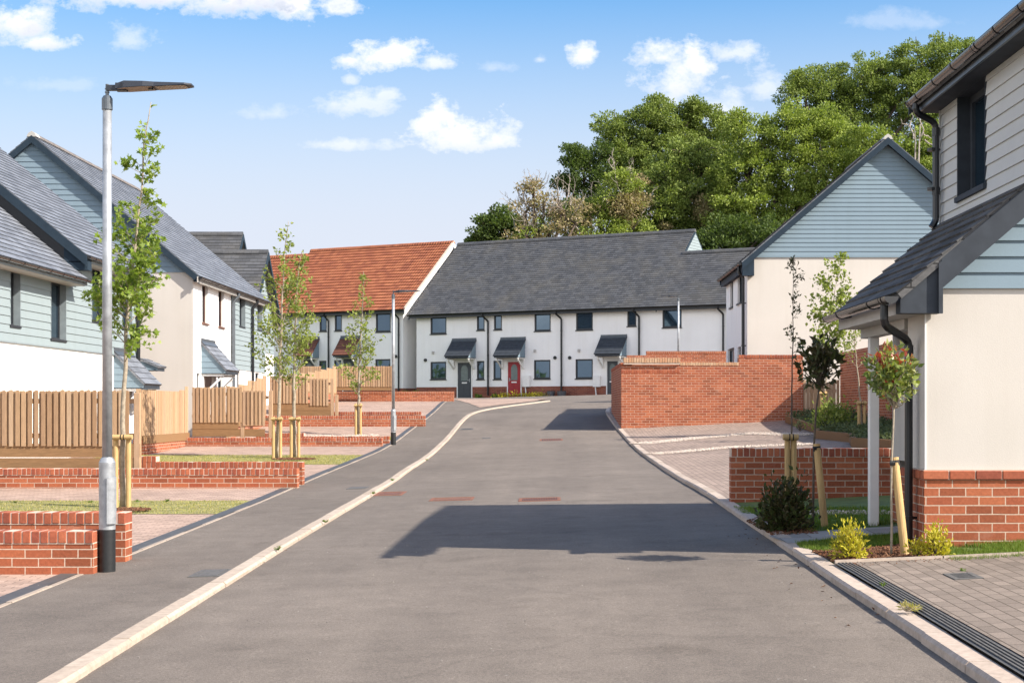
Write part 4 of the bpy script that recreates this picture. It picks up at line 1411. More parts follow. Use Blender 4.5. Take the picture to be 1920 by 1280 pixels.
def terrace():
    O = Vector((-8.14, 88, 0))
    h = empty('house', tuple(O + TU * 9 + Zv * .6), 'long white terrace with grey slate roof and charcoal and red front doors', 'house', 'new houses along the road')
    fr = Fr(O, -TI)
    zb, zp, zt = .2, 1.20, 5.62
    ups = [fr.rect(*q) for q in ((807, 837, 588, 626), (894, 908.5, 585, 619), (926, 941, 583.5, 618), (1002, 1032.5, 581, 620.5), (1080, 1111.5, 579, 618.5), (1176, 1193, 574.5, 611.5), (1242, 1278, 573, 614))]
    los = [fr.rect(*q) for q in ((807, 836.5, 678, 711), (894, 908, 676.5, 711), (925, 940, 676, 711), (1001, 1032, 674.5, 710), (1079, 1111.5, 673, 709.5))]
    SE = 24.0
    wall(h, 'wall', fr, [(0, zp), (SE, zp), (SE, zt), (0, zt)], ups + los, M['render_white'], .07)
    doors = [(fr.rect(857, 886, 677.5, 746), M['door_dark'], 1), (fr.rect(951, 978.5, 676, 745), M['door_red'], -1), (fr.rect(1137, 1161, 674.5, 744.5), M['door_dark'], 1)]
    pl = MB()
    cur = 0.0
    for r_, _, _ in doors:
        pl.obox(fr.pt(cur, zb - .3, -.1), fr.u * (r_[0] - cur), fr.n * .115, Zv * (zp - zb + .3)); cur = r_[1]
    pl.obox(fr.pt(cur, zb - .3, -.1), fr.u * (SE - cur), fr.n * .115, Zv * (zp - zb + .3))
    pl.build('plinth', M['brick_dark'], h)
    for r_, m_, hs_ in doors: door(h, fr, (r_[0], r_[1], max(r_[2], .5), r_[3]), m_, handle_side=hs_)
    for q in ups: window(h, fr, q, .05, .085, .05)
    for q in los: window(h, fr, q, .05, .085, .05)
    # end and back walls
    fl = Fr(O + TI * 10.4, -TU)
    ze, zr, yr, ov = 5.45, 10.13, 5.2, .35
    wall(h, 'wall', Fr(O + TI * 10.4, -TU), [(0, zb), (10.4, zb), (10.4, 5.4), (5.2, 9.9), (0, 5.4)], [], M['render_white'])
    wall(h, 'wall', Fr(O + TU * 15.5, TU), [(0, 5.4), (10.4, 5.4), (5.2, 9.95)], [], M['clad_pale'])
    wall(h, 'wall', Fr(O + TU * SE, TU), [(0, zb), (8, zb), (8, 5.4), (3.5, 8.5), (0, 5.4)], [], M['render_white'])
    wall(h, 'wall', Fr(O + TU * SE + TI * 10.4, TI), [(0, zb), (SE, zb), (SE, 5.4), (0, 5.4)], [], M['render_white'])
    fgb = Fr(O + TU * 15.55, TU)
    boards(h, fgb, [(0.2, 5.6), (10.2, 5.6), (5.2, 9.95)], [], M['clad_pale'], .165)
    rise, run = zr - ze, yr + ov
    E = O - TI * ov - TU * .3 + Zv * ze
    slope(h, 'roof', E, TU, TI, 15.8, run, rise, M['slate_dark'], .2, tb=.02)
    slope(h, 'roof', E + TI * 2 * run, TU, -TI, 15.8, run, rise, M['slate_dark'], .2)
    k = 3.85 / run
    E2 = O - TI * ov + TU * 15.5 + Zv * ze
    slope(h, 'lower_roof', E2, TU, TI, 8.8, run * k, rise * k, M['slate_dark'], .2, tb=.02)
    slope(h, 'lower_roof', E2 + TI * 2 * run * k, TU, -TI, 8.8, run * k, rise * k, M['slate_dark'], .2)
    ridge(h, E + TI * run + Zv * (rise + .02), E + TI * run + TU * 15.85 + Zv * (rise + .02), .13, M['slate_dark'])
    ridge(h, E2 + TI * run * k + Zv * (rise * k + .02) - TU * .0, E2 + TI * run * k + TU * 8.8 + Zv * (rise * k + .02), .13, M['slate_dark'])
    for s_, oo in ((0, -TU), (15.8, TU)):
        barge(h, E + TU * s_ - Zv * .03, E + TU * s_ + TI * run + Zv * (rise - .03), .26, oo, .04, M['barge'])
        barge(h, E + TU * s_ + TI * 2 * run - Zv * .03, E + TU * s_ + TI * run + Zv * (rise - .03), .26, oo, .04, M['barge'])
    fa = MB(); fa.obox(fr.pt(-.3, ze - .22, ov - .02), fr.u * (SE + .6), fr.n * .03, Zv * .2); fa.build('fascia', M['anthracite'], h)
    sf = MB(); sf.obox(fr.pt(-.3, ze - .2, 0.002), fr.u * (SE + .6), fr.n * (ov - .03), Zv * .02); sf.build('soffit', M['anthracite'], h)
    gutter(h, fr.pt(-.35, ze - .02, ov + .07), fr.pt(SE + .35, ze - .02, ov + .07), .065, fr.n, M['black'], n=6)
    for px in (916.5, 1054, 1199.5, 1357):
        u, _ = fr.px(px, 650)
        lo = .7 if px < 1300 else 2.2
        pipe(h, [fr.pt(u - .22, ze - .05, ov + .05), fr.pt(u - .22, ze - .2, ov + .05), fr.pt(u, ze - .5, .1), fr.pt(u, lo, .1)], .055, M['black'], clips=(4.3, 3.0, 1.8), into=(.05, 0, 0), n=6)
    for (x0, x1, ys, yb) in ((849, 892, 637, 672), (940, 984.5, 635, 671), (1128, 1174.5, 630.5, 668)):
        u0, _ = fr.px(x0, 650); u1, _ = fr.px(x1, 650)
        _, z1 = fr.px((x0 + x1) / 2, ys); _, z0 = fr.px((x0 + x1) / 2, yb + 1)
        canopy(h, fr, u0, u1, z1, z0 + .05, .85, M['barge_grey'], M['clad'])
    for (px, py) in ((798, 675), (1041, 670.5), (1068.5, 670.5)):
        u, z = fr.px(px, py); v_ = MB()
        v_.tube([fr.pt(u, z, 0), fr.pt(u, z, .06)], .1, 12); v_.build('wall_vent', M['black'], h)
    for (px, py) in ((812.5, 661), (1003.5, 657.5), (1086, 657)):
        u, z = fr.px(px, py); v_ = MB()
        v_.obox(fr.pt(u - .06, z - .08, 0), fr.u * .12, fr.n * .09, Zv * .16); v_.build('alarm_box', M['offwhite'], h)
    for (x0, x1) in ((983, 995.5), (1114, 1127)):
        u0, _ = fr.px(x0, 710); u1, _ = fr.px(x1, 710); _, z1 = fr.px(x0, 704); _, z0 = fr.px(x0, 725)
        v_ = MB(); v_.obox(fr.pt(u0, z0, 0), fr.u * (u1 - u0), fr.n * .18, Zv * (z1 - z0)); b_ = v_.build('meter_box', M['white_paint'], h)
        v_ = MB(); v_.tube([fr.pt((u0 + u1) / 2 - .1, z0, .09), fr.pt((u0 + u1) / 2 - .02, .45, .09)], .035, 6); v_.build('service_pipe', M['white_paint'], b_)
    return h


terrace()


def orange_pair():
    O = Vector((-8.98, 88.44, 0))
    h = empty('house', tuple(O - TU * 6 + Zv * .6), 'white houses under an orange tiled roof, left of the grey terrace', 'house', 'new houses along the road')
    fr = Fr(O, -TI)
    zb, zp, zt = .2, 1.15, 5.95
    ups = [fr.rect(*q) for q in ((599, 612.5, 591, 621), (627.5, 641, 590, 620), (704.5, 732.5, 586, 622))]
    los = [fr.rect(*q) for q in ((570, 590, 678, 706), (598, 612, 676, 704), (626.5, 640, 675, 704), (703.5, 732, 673, 707))]
    LE = -17.0
    wall(h, 'wall', fr, [(LE, zp), (0, zp), (0, zt), (LE, zt)], ups + los, M['render_white'], .07)
    pl = MB(); pl.obox(fr.pt(LE, zb - .3, -.1), fr.u * -LE, fr.n * .115, Zv * (zp - zb + .3))
    pl.obox(fr.pt(-.1, zb - .3, -.1), fr.u * .115, -fr.n * 10.2, Zv * (zp - zb + .3)); pl.build('plinth', M['brick_dark'], h)
    for q in ups + los: window(h, fr, q, .05, .085, .05)
    ze, zr, yr, ov = 5.79, 10.27, 5.2, .35
    wall(h, 'wall', Fr(O, TU), [(0, zp), (10.4, zp), (10.4, 5.6), (5.2, 9.95), (0, 5.6)], [], M['render_white'])
    wall(h, 'wall', Fr(O + TU * LE + TI * 10.4, -TU), [(0, zb), (10.4, zb), (10.4, 5.6), (5.2, 9.3), (0, 5.6)], [], M['render_white'])
    wall(h, 'wall', Fr(O + TI * 10.4, TI), [(0, zb), (-LE, zb), (-LE, 5.6), (0, 5.6)], [], M['render_white'])
    rise, run = zr - ze, yr + ov
    E = O - TI * ov - TU * 10.6 + Zv * ze
    slope(h, 'roof', E, TU, TI, 10.9, run, rise, M['tile'], .32, tb=.045)
    slope(h, 'roof', E + TI * 2 * run, TU, -TI, 10.9, run, rise, M['tile'], .32, tb=.03)
    k = .93
    E2 = O - TI * ov + TU * LE + Zv * ze
    slope(h, 'lower_roof', E2, TU, TI, -LE - 10.6, run * k, rise * k, M['tile'], .32, tb=.045, pol=[(0, 0), (-LE - 10.6, 0), (-LE - 10.6, 6.6), (1.6, 6.6), (0, 4.2)])
    slope(h, 'lower_roof', E2 + TI * 2 * run * k, TU, -TI, -LE - 10.6, run * k, rise * k, M['tile'], .32, tb=.03)
    ridge(h, E + TI * run + Zv * (rise + .03), E + TI * run + TU * 10.95 + Zv * (rise + .03), .14, M['tile'])
    ridge(h, E2 + TI * run * k + TU * 1.6 + Zv * (rise * k + .03), E2 + TI * run * k + TU * (-LE - 10.6) + Zv * (rise * k + .03), .14, M['tile'])
    barge(h, E + TU * 10.9 - Zv * .02, E + TU * 10.9 + TI * run + Zv * (rise - .02), .34, TU, .05, M['white_paint'])
    barge(h, E + TU * 10.9 + TI * 2 * run - Zv * .02, E + TU * 10.9 + TI * run + Zv * (rise - .02), .34, TU, .05, M['white_paint'])
    vt = MB()
    a, b = E + TU * 10.86 + Zv * .03, E + TU * 10.86 + TI * run + Zv * (rise + .03)
    for q in range(16):
        p0, p1 = a.lerp(b, q / 16), a.lerp(b, (q + .97) / 16)
        vt.prism([p0, p0 + TU * .14, p0 + TU * .14 + Zv * .07, p0 + Zv * .07], p1 - p0)
    vt.build('verge_caps', M['mortar'], h)
    fa = MB(); fa.obox(fr.pt(LE - .2, ze - .22, ov - .02), fr.u * (-LE + .5), fr.n * .03, Zv * .2); fa.build('fascia', M['anthracite'], h)
    gutter(h, fr.pt(LE, ze - .02, ov + .07), fr.pt(.3, ze - .02, ov + .07), .065, fr.n, M['black'], n=6)
    for px in (617.5, 749):
        u, _ = fr.px(px, 650)
        pipe(h, [fr.pt(u - .15, ze - .05, ov + .05), fr.pt(u - .15, ze - .2, ov + .05), fr.pt(u, ze - .5, .1), fr.pt(u, .6, .1)], .055, M['black'], clips=(4.3, 3.0, 1.8), into=(.05, 0, 0), n=6)
    for (x0, x1, ys, yb) in ((566, 598, 634, 671), (640, 674, 632, 669)):
        u0, _ = fr.px(x0, 650); u1, _ = fr.px(x1, 650)
        _, z1 = fr.px((x0 + x1) / 2, ys); _, z0 = fr.px((x0 + x1) / 2, yb)
        canopy(h, fr, u0, u1, z1, z0, .85, M['tile_brown'], M['clad'])
        door(h, fr, (u0 + .1, u0 + 1.05, .5, z0 - .05), M['door_dark'])
    u, z = fr.px(742.5, 668); v_ = MB(); v_.tube([fr.pt(u, z, 0), fr.pt(u, z, .06)], .1, 12); v_.build('wall_vent', M['black'], h)
    return h


orange_pair()
# ================================================================== walls, fences, lamps, covers
GW = 'low brick walls between the left drives'


def coping_bricks(mb, x0, x1, y0, y1, z0, pitch=.075, h=.1, bev=.005):
    n = max(1, int(round((x1 - x0) / pitch))); w_ = (x1 - x0) / n
    for k in range(n):
        dz, dy = R.uniform(-.003, .003), R.uniform(-.003, .003)
        mb.cbox((x0 + k * w_ + .005, y0 + dy, z0 + dz), Vector((w_ - .01, 0, 0)), Vector((0, y1 - y0, 0)), Vector((0, 0, h)), bev)


def brick_wall(label, x0, x1, y, zt, zb, th=.215, group=None, fine=True, raised=None, name='garden_wall', end_w=0):
    h = empty(name, ((x0 + x1) / 2, y + th / 2, zb), label, 'brick wall', group)
    ch = .103
    b = MB(); b.box(x0, x1, y, y + th, zb - .25, zt - ch - .008); b.build('brickwork', M['brick'], h)
    c = MB(); m = MB()
    m.box(x0 + .002, x1 - .002, y - .006, y + th + .004, zt - ch - .0079, zt - .004)
    if fine:
        coping_bricks(c, x0, x1 + .004, y - .012, y + th + .012, zt - ch)
        c.build('coping', M['cap_brick'], h); m.build('mortar_bed', M['mortar'], h)
    else:
        c.box(x0, x1, y - .008, y + th + .008, zt - ch - .006, zt); c.build('coping', M['soldier'], h)
    if raised:
        a0, a1, z2 = raised
        b = MB(); b.box(a0, a1, y + .003, y + th - .003, zt + .001, z2 - ch - .004); b.build('raised_course', M['brick'], h)
        c = MB(); coping_bricks(c, a0, a1, y - .012, y + th + .012, z2 - ch); c.build('coping', M['cap_brick'], h)
        m = MB(); m.box(a0 + .002, a1 - .002, y - .006, y + th + .004, z2 - ch - .0039, z2 - .004); m.build('mortar_bed', M['mortar'], h)
    return h


xe1 = xa(175, 12.7)
brick_wall('lowest and nearest brick wall, its end just left of the nearest lamp post', xa(-260, 12.7), xe1, 12.7, za(995, 12.7), -1.52, group=GW)
brick_wall('brick wall directly behind the nearest lamp post, its end to the right of the post', xa(-240, 13.6), xa(235, 13.6), 13.6, za(960, 13.6), -1.5, group=GW)
brick_wall('brick wall along the foot of the nearest picket fence', xa(-160, 23.9), xa(557, 23.9), 23.9, za(878, 23.9), -1.36, group=GW)
brick_wall('brick wall with a raised left end, just in front of the pair of staked trees', xa(215, 24.7), xa(567, 24.7), 24.7, za(865.5, 24.7), -1.36, group=GW, raised=(xa(215, 24.7), xa(293, 24.7), za(855, 24.7)))
brick_wall('brick wall below the two-panel picket fence, its end beside the second lamp post', xa(330, 39.4), xa(716, 39.4), 39.4, za(820, 39.4), -1.15, group=GW)
brick_wall('brick wall edging the gravel strip of the lone staked tree', xa(480, 40.6), xa(729, 40.6), 40.6, za(817.5, 40.6), -1.1, group=GW, raised=(xa(480, 40.6), xa(570, 40.6), za(811.5, 40.6)))
brick_wall('brick wall at the foot of the stepped fence beyond the second lamp post', xa(440, 47.5), xa(797, 47.5), 47.5, za(779, 47.5), -.8, group=GW)
brick_wall('brick wall just behind the lone staked tree', xa(626, 48.6), xa(789, 48.6), 48.6, za(771.5, 48.6), -.75, group=GW)
brick_wall('farthest low brick wall, below the last picket fence near the terrace', xa(594, 65), xa(851, 65), 65, za(733.5, 65), .2, group=GW, fine=False)
# retaining walls under the side fences
for (x, y0, y1, z, lab) in ((-9.72, 35.2, 39.3, -.86, 'short pale sunlit brick wall along the drive behind the nearest fence'), (-9.25, 42.6, 47.4, -.55, 'sunlit side wall behind the two-panel fence'), (-9.35, 53.5, 63.9, .45, 'side wall under the stepped boarded fence')):
    h = empty('retaining_wall', (x - .1, (y0 + y1) / 2, -1.2), lab, 'brick wall', 'side walls of the left gardens')
    b = MB(); b.box(x - .215, x, y0, y1, -1.6, z); b.build('brickwork', M['brick'], h)
    c = MB(); c.box(x - .217, x + .006, y0 - .002, y1 + .002, z + .001, z + .1); c.build('coping', M['soldier'], h)

# long wall on the right
Y = 44.2
xa0, xb0, xc0, xd0 = xa(1165, Y), xa(1275, Y), xa(1385, Y), xa(1506, Y)
h = empty('boundary_wall', ((xa0 + xd0) / 2, Y + .2, -.6), 'tall sunlit red brick wall with stepped top beside the bend of the road', 'brick wall')
z1, z2 = za(679, Y), za(665, Y)
b = MB()
b.box(xa0, xc0, Y, Y + .33, -1.2, z1 - .10)
b.box(xc0 + .0005, xd0, Y, Y + .33, -1.2, z2 - .10)
b.box(xa0, xa0 + .33, Y + .331, 52.0, -1.2, z1 - .10)
b.build('brickwork', M['brick'], h)
PALE = mat_island('pale_cap_brick', [(.46, .29, .18), (.52, .35, .225), (.40, .24, .14), (.48, .26, .15)], .88, 30, .6)
c = MB(); coping_bricks(c, xb0, xc0, Y - .012, Y + .34, z1 - .1); c.build('pale_coping', PALE, h)
c = MB(); coping_bricks(c, xc0, xd0, Y - .012, Y + .34, z2 - .1)
coping_bricks(c, xa0 - .01, xb0, Y - .008, Y + .20, za(693, Y) - .1 + .0)
c.build('coping', M['cap_brick'], h)
m = MB(); m.box(xb0, xc0, Y + .004, Y + .33, z1 - .0999, z1 - .006); m.box(xc0 + .001, xd0, Y + .004, Y + .33, z2 - .0999, z2 - .006); m.build('mortar_bed', M['mortar'], h)
cp = MB(); zq = za(671, Y); coping_bricks(cp, xa0 + .06, xb0, Y - .09, Y + .25, zq - .14, h=.14)
cp.build('corner_cap', PALE, h)
cs = MB(); cs.box(xa0 + .07, xb0 - .01, Y - .075, Y + .24, zq - .19, zq - .141); cs.build('cap_bed', M['mortar'], h)
pc = MB(); coping_bricks(pc, 0, 0.001, 0, .1, 0)
sc_ = MB()
for k in range(100):
    yy = Y + .34 + k * .075
    if yy > 51.9: break
    sc_.cbox((xa0 - .012, yy, z1 - .1), Vector((.35, 0, 0)), Vector((0, .066, 0)), Vector((0, 0, .1)), .005)
sc_.build('side_coping', M['cap_brick'], h)

# garden wall further back, its top showing over the long wall
h = empty('boundary_wall', (5.2, 60.2, 0), 'far brick garden wall half in shade, seen over the top of the long wall', 'brick wall')
b = MB(); b.box(xa(1212, 60), xa(1362, 60), 60, 60.33, -.6, za(658, 60) - .1); b.box(xa(1175, 60), xa(1211.9, 60), 60, 60.33, -.6, za(666, 60) - .1); b.build('brickwork', M['brick'], h)
c = MB(); c.box(xa(1212, 60), xa(1362, 60), 59.99, 60.34, za(658, 60) - .099, za(658, 60)); c.box(xa(1175, 60), xa(1211.9, 60), 59.99, 60.34, za(666, 60) - .099, za(666, 60)); c.build('coping', M['soldier'], h)

# shaded brick side wall and timber gate on the right
h = empty('boundary_wall', (8.6, 36, -.6), 'shaded brick wall running away from the road, behind the planting bed on the right', 'brick wall')
b = MB(); b.box(8.45, 8.78, 29, 44.2, -1.4, 1.52); b.build('brickwork', M['brick'], h)
c = MB(); c.box(8.44, 8.79, 28.99, 44.21, 1.521, 1.625); c.build('coping', M['soldier'], h)
for yy in (34.5, 39.5):
    p = MB(); p.box(8.36, 8.449, yy, yy + .33, -1.4, 1.5); p.build('pier', M['brick'], h)
h = empty('garden_gate', (7.9, 44.1, -.5), 'weathered close-boarded timber gate at the right end of the long wall', 'gate')
b = MB()
for k in range(8):
    b.box(xd0 + .1 + k * .11, xd0 + .1 + k * .11 + .104, 44.25, 44.27, -.5, za(716, 44.2) + R.uniform(-.01, .01))
b.build('board_panel', M['picket'], h)
for zz in (-.3, .45):
    r_ = MB(); r_.box(xd0 + .08, xd0 + .99, 44.275, 44.31, zz, zz + .09); r_.build('rail', M['picket'], h)
for xx in (xd0 + .01, xd0 + 1.0):
    r_ = MB(); r_.box(xx, xx + .075, 44.22, 44.3, -.6, za(712, 44.2)); r_.build('post', M['picket'], h)

# low wall beside the porch
Y = 18.5
brick_wall('shaded low brick wall behind the saplings, beside the porch', xa(1371, Y), 5.2, Y, za(840, Y), -1.3)


# ------------------------------------------------------------------ timber fences
def picket_shape(mb, x, w_, y, th, zb, zt):
    pts = [(x, y, zb), (x + w_, y, zb)]
    r = w_ / 2
    for k in range(7):
        a = math.pi * k / 6
        pts.append((x + r + math.cos(a) * r, y, zt - r * .8 + math.sin(a) * r * .8))
    mb.prism(pts, Vector((0, th, 0)))


def picket_fence(label, panels, y, gravel, posts, pitch=.105, w_=.067, group='timber fences of the left gardens'):
    x0 = panels[0][0]
    h = empty('picket_fence', (x0, y, gravel[0][2] if gravel else panels[0][2]), label, 'fence', group)
    for (a, b, zb, zt) in panels:
        mb = MB(); k = 0
        n = int((b - a) / pitch)
        for k in range(n + 1):
            j = R.uniform(-.006, .006)
            picket_shape(mb, a + k * pitch + j, w_ + R.uniform(-.003, .003), y + R.uniform(-.003, .003), .019, zb + R.uniform(-.005, .005), zt + R.uniform(-.01, .01))
        mb.build('picket_panel', M['picket'], h)
        bk = MB()
        for k in range(n):
            if R.random() < .0: continue
            picket_shape(bk, a + (k + .5) * pitch + R.uniform(-.012, .012), w_ * 1.0, y + .042, .019, zb + .02, zt - .01)
        bk.build('back_panel', M['picket'], h)
        for f in (.14, .76):
            r_ = MB(); zz = zb + (zt - zb) * f; r_.box(a - .02, b + .04, y + .062, y + .11, zz, zz + .08); r_.build('rail', M['picket'], h)
    for (a, b, z0, z1) in gravel:
        g = MB(); g.box(a, b, y + .022 + .006 * (gravel.index((a, b, z0, z1)) % 2), y + .07, z0, z1); g.build('gravel_board', M['sleeper'], h)
    for (x, z0, z1) in posts:
        p = MB(); p.cbox((x, y + .02, z0), Vector((.1, 0, 0)), Vector((0, .1, 0)), Vector((0, 0, z1 - z0)), .006); p.build('post', M['picket'], h)
    return h


def side_fence(label, x, y0, y1, steps, zbot, post=True):
    """close boarded panel along the garden side; steps = [(fraction, top)]"""
    h = empty('board_fence', (x, (y0 + y1) / 2, zbot), label, 'fence', 'timber fences of the left gardens')
    mb = MB(); n = int((y1 - y0) / .098)
    for k in range(n):
        f = k / n
        zt = [z for (a, z) in steps if f >= a][-1]
        zb = zbot(f) if callable(zbot) else zbot
        yy = y0 + k * .098
        mb.prism([(x, yy, zb), (x, yy + .1, zb), (x, yy + .1, zt - .02), (x, yy + .085, zt), (x, yy + .015, zt), (x, yy, zt - .02)], Vector((.018 + .008 * (k % 2), 0, 0)))
    mb.build('board_panel', M['picket'], h)
    g = MB(); g.box(x - .05, x - .002, y0, y1, zbot - .19, zbot - .001); g.box(x - .002, x + .035, y0, y1, zbot - .2, zbot - .002); g.build('gravel_board', M['sleeper'], h)
    p = MB(); p.box(x - .1, x - .003, y0 - .1, y0 - .003, zbot - .5, steps[0][1] + .02); p.build('post', M['picket'], h)
    return h


Y = 24.25
xr = xa(250, Y)
picket_fence('nearest picket fence of round-topped pales with light showing through, behind the nearest lamp post', [(xa(-190, Y), xr - .04, za(836, Y), za(731, Y))], Y,
             [(xa(-190, Y), xr + .1, za(857.2, Y), za(831.5, Y)), (xa(-190, Y), xr + .1, za(877, Y), za(858.2, Y))],
             [(xr + .0, -1.3, za(736, Y)), (xa(-40, Y), -1.3, za(745, Y))])
Y = 39.75
x0, xm, x1 = xa(360, Y), xa(454, Y), xa(499, Y)
picket_fence('picket fence in two stepped panels, right of the nearest sapling', [(x0, xm - .03, za(792, Y), za(725.5, Y)), (xm + .02, x1, za(798, Y), za(731.5, Y))], Y,
             [(x0, xa(446, Y), za(804, Y), za(790, Y)), (x0, xa(496, Y), za(818, Y), za(803.9, Y))], [(x1 + .06, -1.1, za(732, Y)), (xm - .05, -1.1, za(735, Y))])
Y = 47.9
x0, xm, x1 = xa(506, Y), xa(580, Y), xa(616, Y)
picket_fence('weathered picket fence behind the pair of staked trees', [(x0, xm - .03, za(756, Y), za(704.5, Y)), (xm + .02, x1, za(760.5, Y), za(709, Y))], Y,
             [(x0, x1 + .1, za(769, Y), za(755, Y)), (x0, x1 + .1, za(779, Y), za(768.9, Y))], [(x1 + .06, -.8, za(709, Y)), (x1 + .2, -.8, za(740, Y))])
Y = 64.2
x0, x1 = xa(631, Y), xa(733, Y)
picket_fence('farthest picket fence, behind the lone staked tree and in front of the orange-roofed houses', [(x0, x1, za(725, Y), za(686, Y))], Y, [(x0, x1 + .05, za(731.5, Y), za(723.5, Y))], [(x1 + .02, .2, za(688, Y))], w_=.078)
Y = 70
picket_fence('short length of pale picket fence below the brown-tiled porch', [(xa(560, Y), xa(600, Y), za(700, Y), za(686.5, Y))], Y, [], [(xa(558, Y), .3, za(688, Y))], w_=.078)
side_fence('sunlit close-boarded fence over the short brick wall, left of the two-panel fence', -9.74, 35.2, 39.7, [(0, .42), (.8, .46), (.93, .56)], -.66)
side_fence('sunlit boarded fence rising behind the two-panel fence', -9.25, 42.6, 47.8, [(0, .6), (.2, .68), (.45, .82), (.7, .92), (.9, 1.02)], -.35)
side_fence('sunlit boarded fence stepping up to the farthest pickets', -9.38, 53.5, 64.1, [(0, 1.2), (.15, 1.28), (.3, 1.36), (.45, 1.44), (.6, 1.54), (.75, 1.64), (.9, 1.76)], .62)


# ------------------------------------------------------------------ lamp posts
def lamp(label, x, y, zb, H, sx, first=True):
    h = empty('street_lamp', (x, y, zb), label, 'street lamp', 'lamp posts along the road')
    b = Vector((x, y, zb))
    rb = .069
    hs = .985
    s = MB(); s.tube([b + Zv * .41, b + Zv * hs, b + Zv * (hs + .03), b + Zv * (hs + .045)], [rb, rb, rb * .8, .044], 48); s.build('base_shroud', M['galv'], h, smooth=False)
    s = MB(); s.tube([b - Zv * .2, b + Zv * .409], rb * 1.012, 48); s.build('root_paint', M['post_black'], h)
    s = MB(); s.tube([b + Zv * (hs + .04), b + Zv * (H - .14)], [.0425, .0375], 28); s.build('pole', M['galv'], h, smooth=True)
    d = MB()
    ang0 = -.15
    pts_o, pts_i = [], []
    for k in range(7):                                  # curved access door
        a = math.radians(14 + k * 10)
        pts_o.append(Vector((math.sin(a) * (rb + .022), -math.cos(a) * (rb + .022), 0)))
    for k in range(6):
        q = [b + pts_o[k] + Zv * .46, b + pts_o[k + 1] + Zv * .46, b + pts_o[k + 1] + Zv * .86, b + pts_o[k] + Zv * .86]
        q2 = [b + pts_o[k] * .9 + Zv * .46, b + pts_o[k + 1] * .9 + Zv * .46]
        d.poly(q)
    ring = [b + p + Zv * .46 for p in pts_o] + [b + p + Zv * .86 for p in reversed(pts_o)]
    inn = [b + p * .9 + Zv * .455 for p in pts_o] + [b + p * .9 + Zv * .865 for p in reversed(pts_o)]
    for k in range(len(ring)):
        j = (k + 1) % len(ring); d.poly([ring[j], ring[k], inn[k], inn[j]])
    d.build('access_door', M['galv'], h)
    t_ = b + Zv * H
    c = MB(); c.tube([t_ - Zv * .235, t_ - Zv * .14, t_ - Zv * .115], [.046, .046, .03], 18); c.tube([t_ - Zv * .12, t_ - Zv * .015], .0145, 10)
    c.tube([t_ - Zv * .06, t_ - Zv * .05], .02, 10); c.tube([t_ - Zv * .09, t_ - Zv * .08], .02, 10); c.build('post_top', M['galv_dark'], h)
    # head: arm + casting + lens, reaching sideways
    q = lambda xx, yy, zz: t_ + Vector((sx * xx, yy, zz))
    a = MB(); a.obox(q(.0, -.025, -.07), Vector((sx * .085, 0, 0)), Vector((0, .05, 0)), Zv * .045)
    a.obox(q(.08, -.04, -.075), Vector((sx * .09, 0, 0)), Vector((0, .08, 0)), Zv * .065); a.build('arm', M['lamp_grey'], h)
    plan = [(.08, -.05), (.14, -.06), (.165, -.095), (.33, -.105), (.42, -.085), (.68, -.085), (.735, -.06), (.735, .06), (.68, .09), (.165, .1), (.08, .05)]
    hd = MB()
    up_, lo_ = [], []
    for (xx, yy) in plan:
        f = max(0, (xx - .12) / .6)
        up_.append(q(xx, yy * .9, .0 - .018 * f - (.02 if xx < .1 else 0))); lo_.append(q(xx, yy, -.062 + .03 * f))
    n = len(plan)
    hd.poly(up_ if sx < 0 else list(reversed(up_))) if False else hd.poly(list(reversed(up_)) if sx < 0 else up_)
    hd.poly(lo_ if sx < 0 else list(reversed(lo_)))
    for k in range(n):
        j = (k + 1) % n
        f_ = [lo_[k], lo_[j], up_[j], up_[k]]
        hd.poly(f_ if sx > 0 else list(reversed(f_)))
    ho = hd.build('lamp_head', M['lamp_grey'], h)
    u = MB()
    def under(pl, dz):
        mid = []
        for (xx, yy) in pl:
            f = max(0, (xx - .12) / .6); mid.append(q(xx, yy, -.064 + .03 * f - dz))
        u.prism(mid, Zv * -.003)
    under([(.1, -.045), (.17, -.09), (.32, -.098), (.40, -.078), (.40, .085), (.17, .092), (.1, .045)], 0)
    u.build('driver_cover', M['lamp_under'], ho)
    u = MB(); under([(.43, -.076), (.66, -.076), (.69, -.05), (.69, .06), (.66, .08), (.43, .08)], 0); u.build('lens', M['lamp_lens'], ho)
    u = MB(); u.tube([q(.38, -.02, -.05), q(.38, -.02, -.068)], .022, 12); u.build('sensor', M['black'], ho)
    return h


lamp('nearest tall lamp post, galvanised with a black foot, beside the low brick walls', xa(201, 12.85), 12.85, za(1081, 12.85), 4.25, 1)
lamp('second lamp post, standing at the end of a low brick wall before the terrace', xa(737.5, 40), 40, za(839, 40), 4.22, 1)
lamp('lamp post with its foot hidden by the tall brick wall, its head pointing left', xa(1272, 62), 62, .36, 4.3, -1)


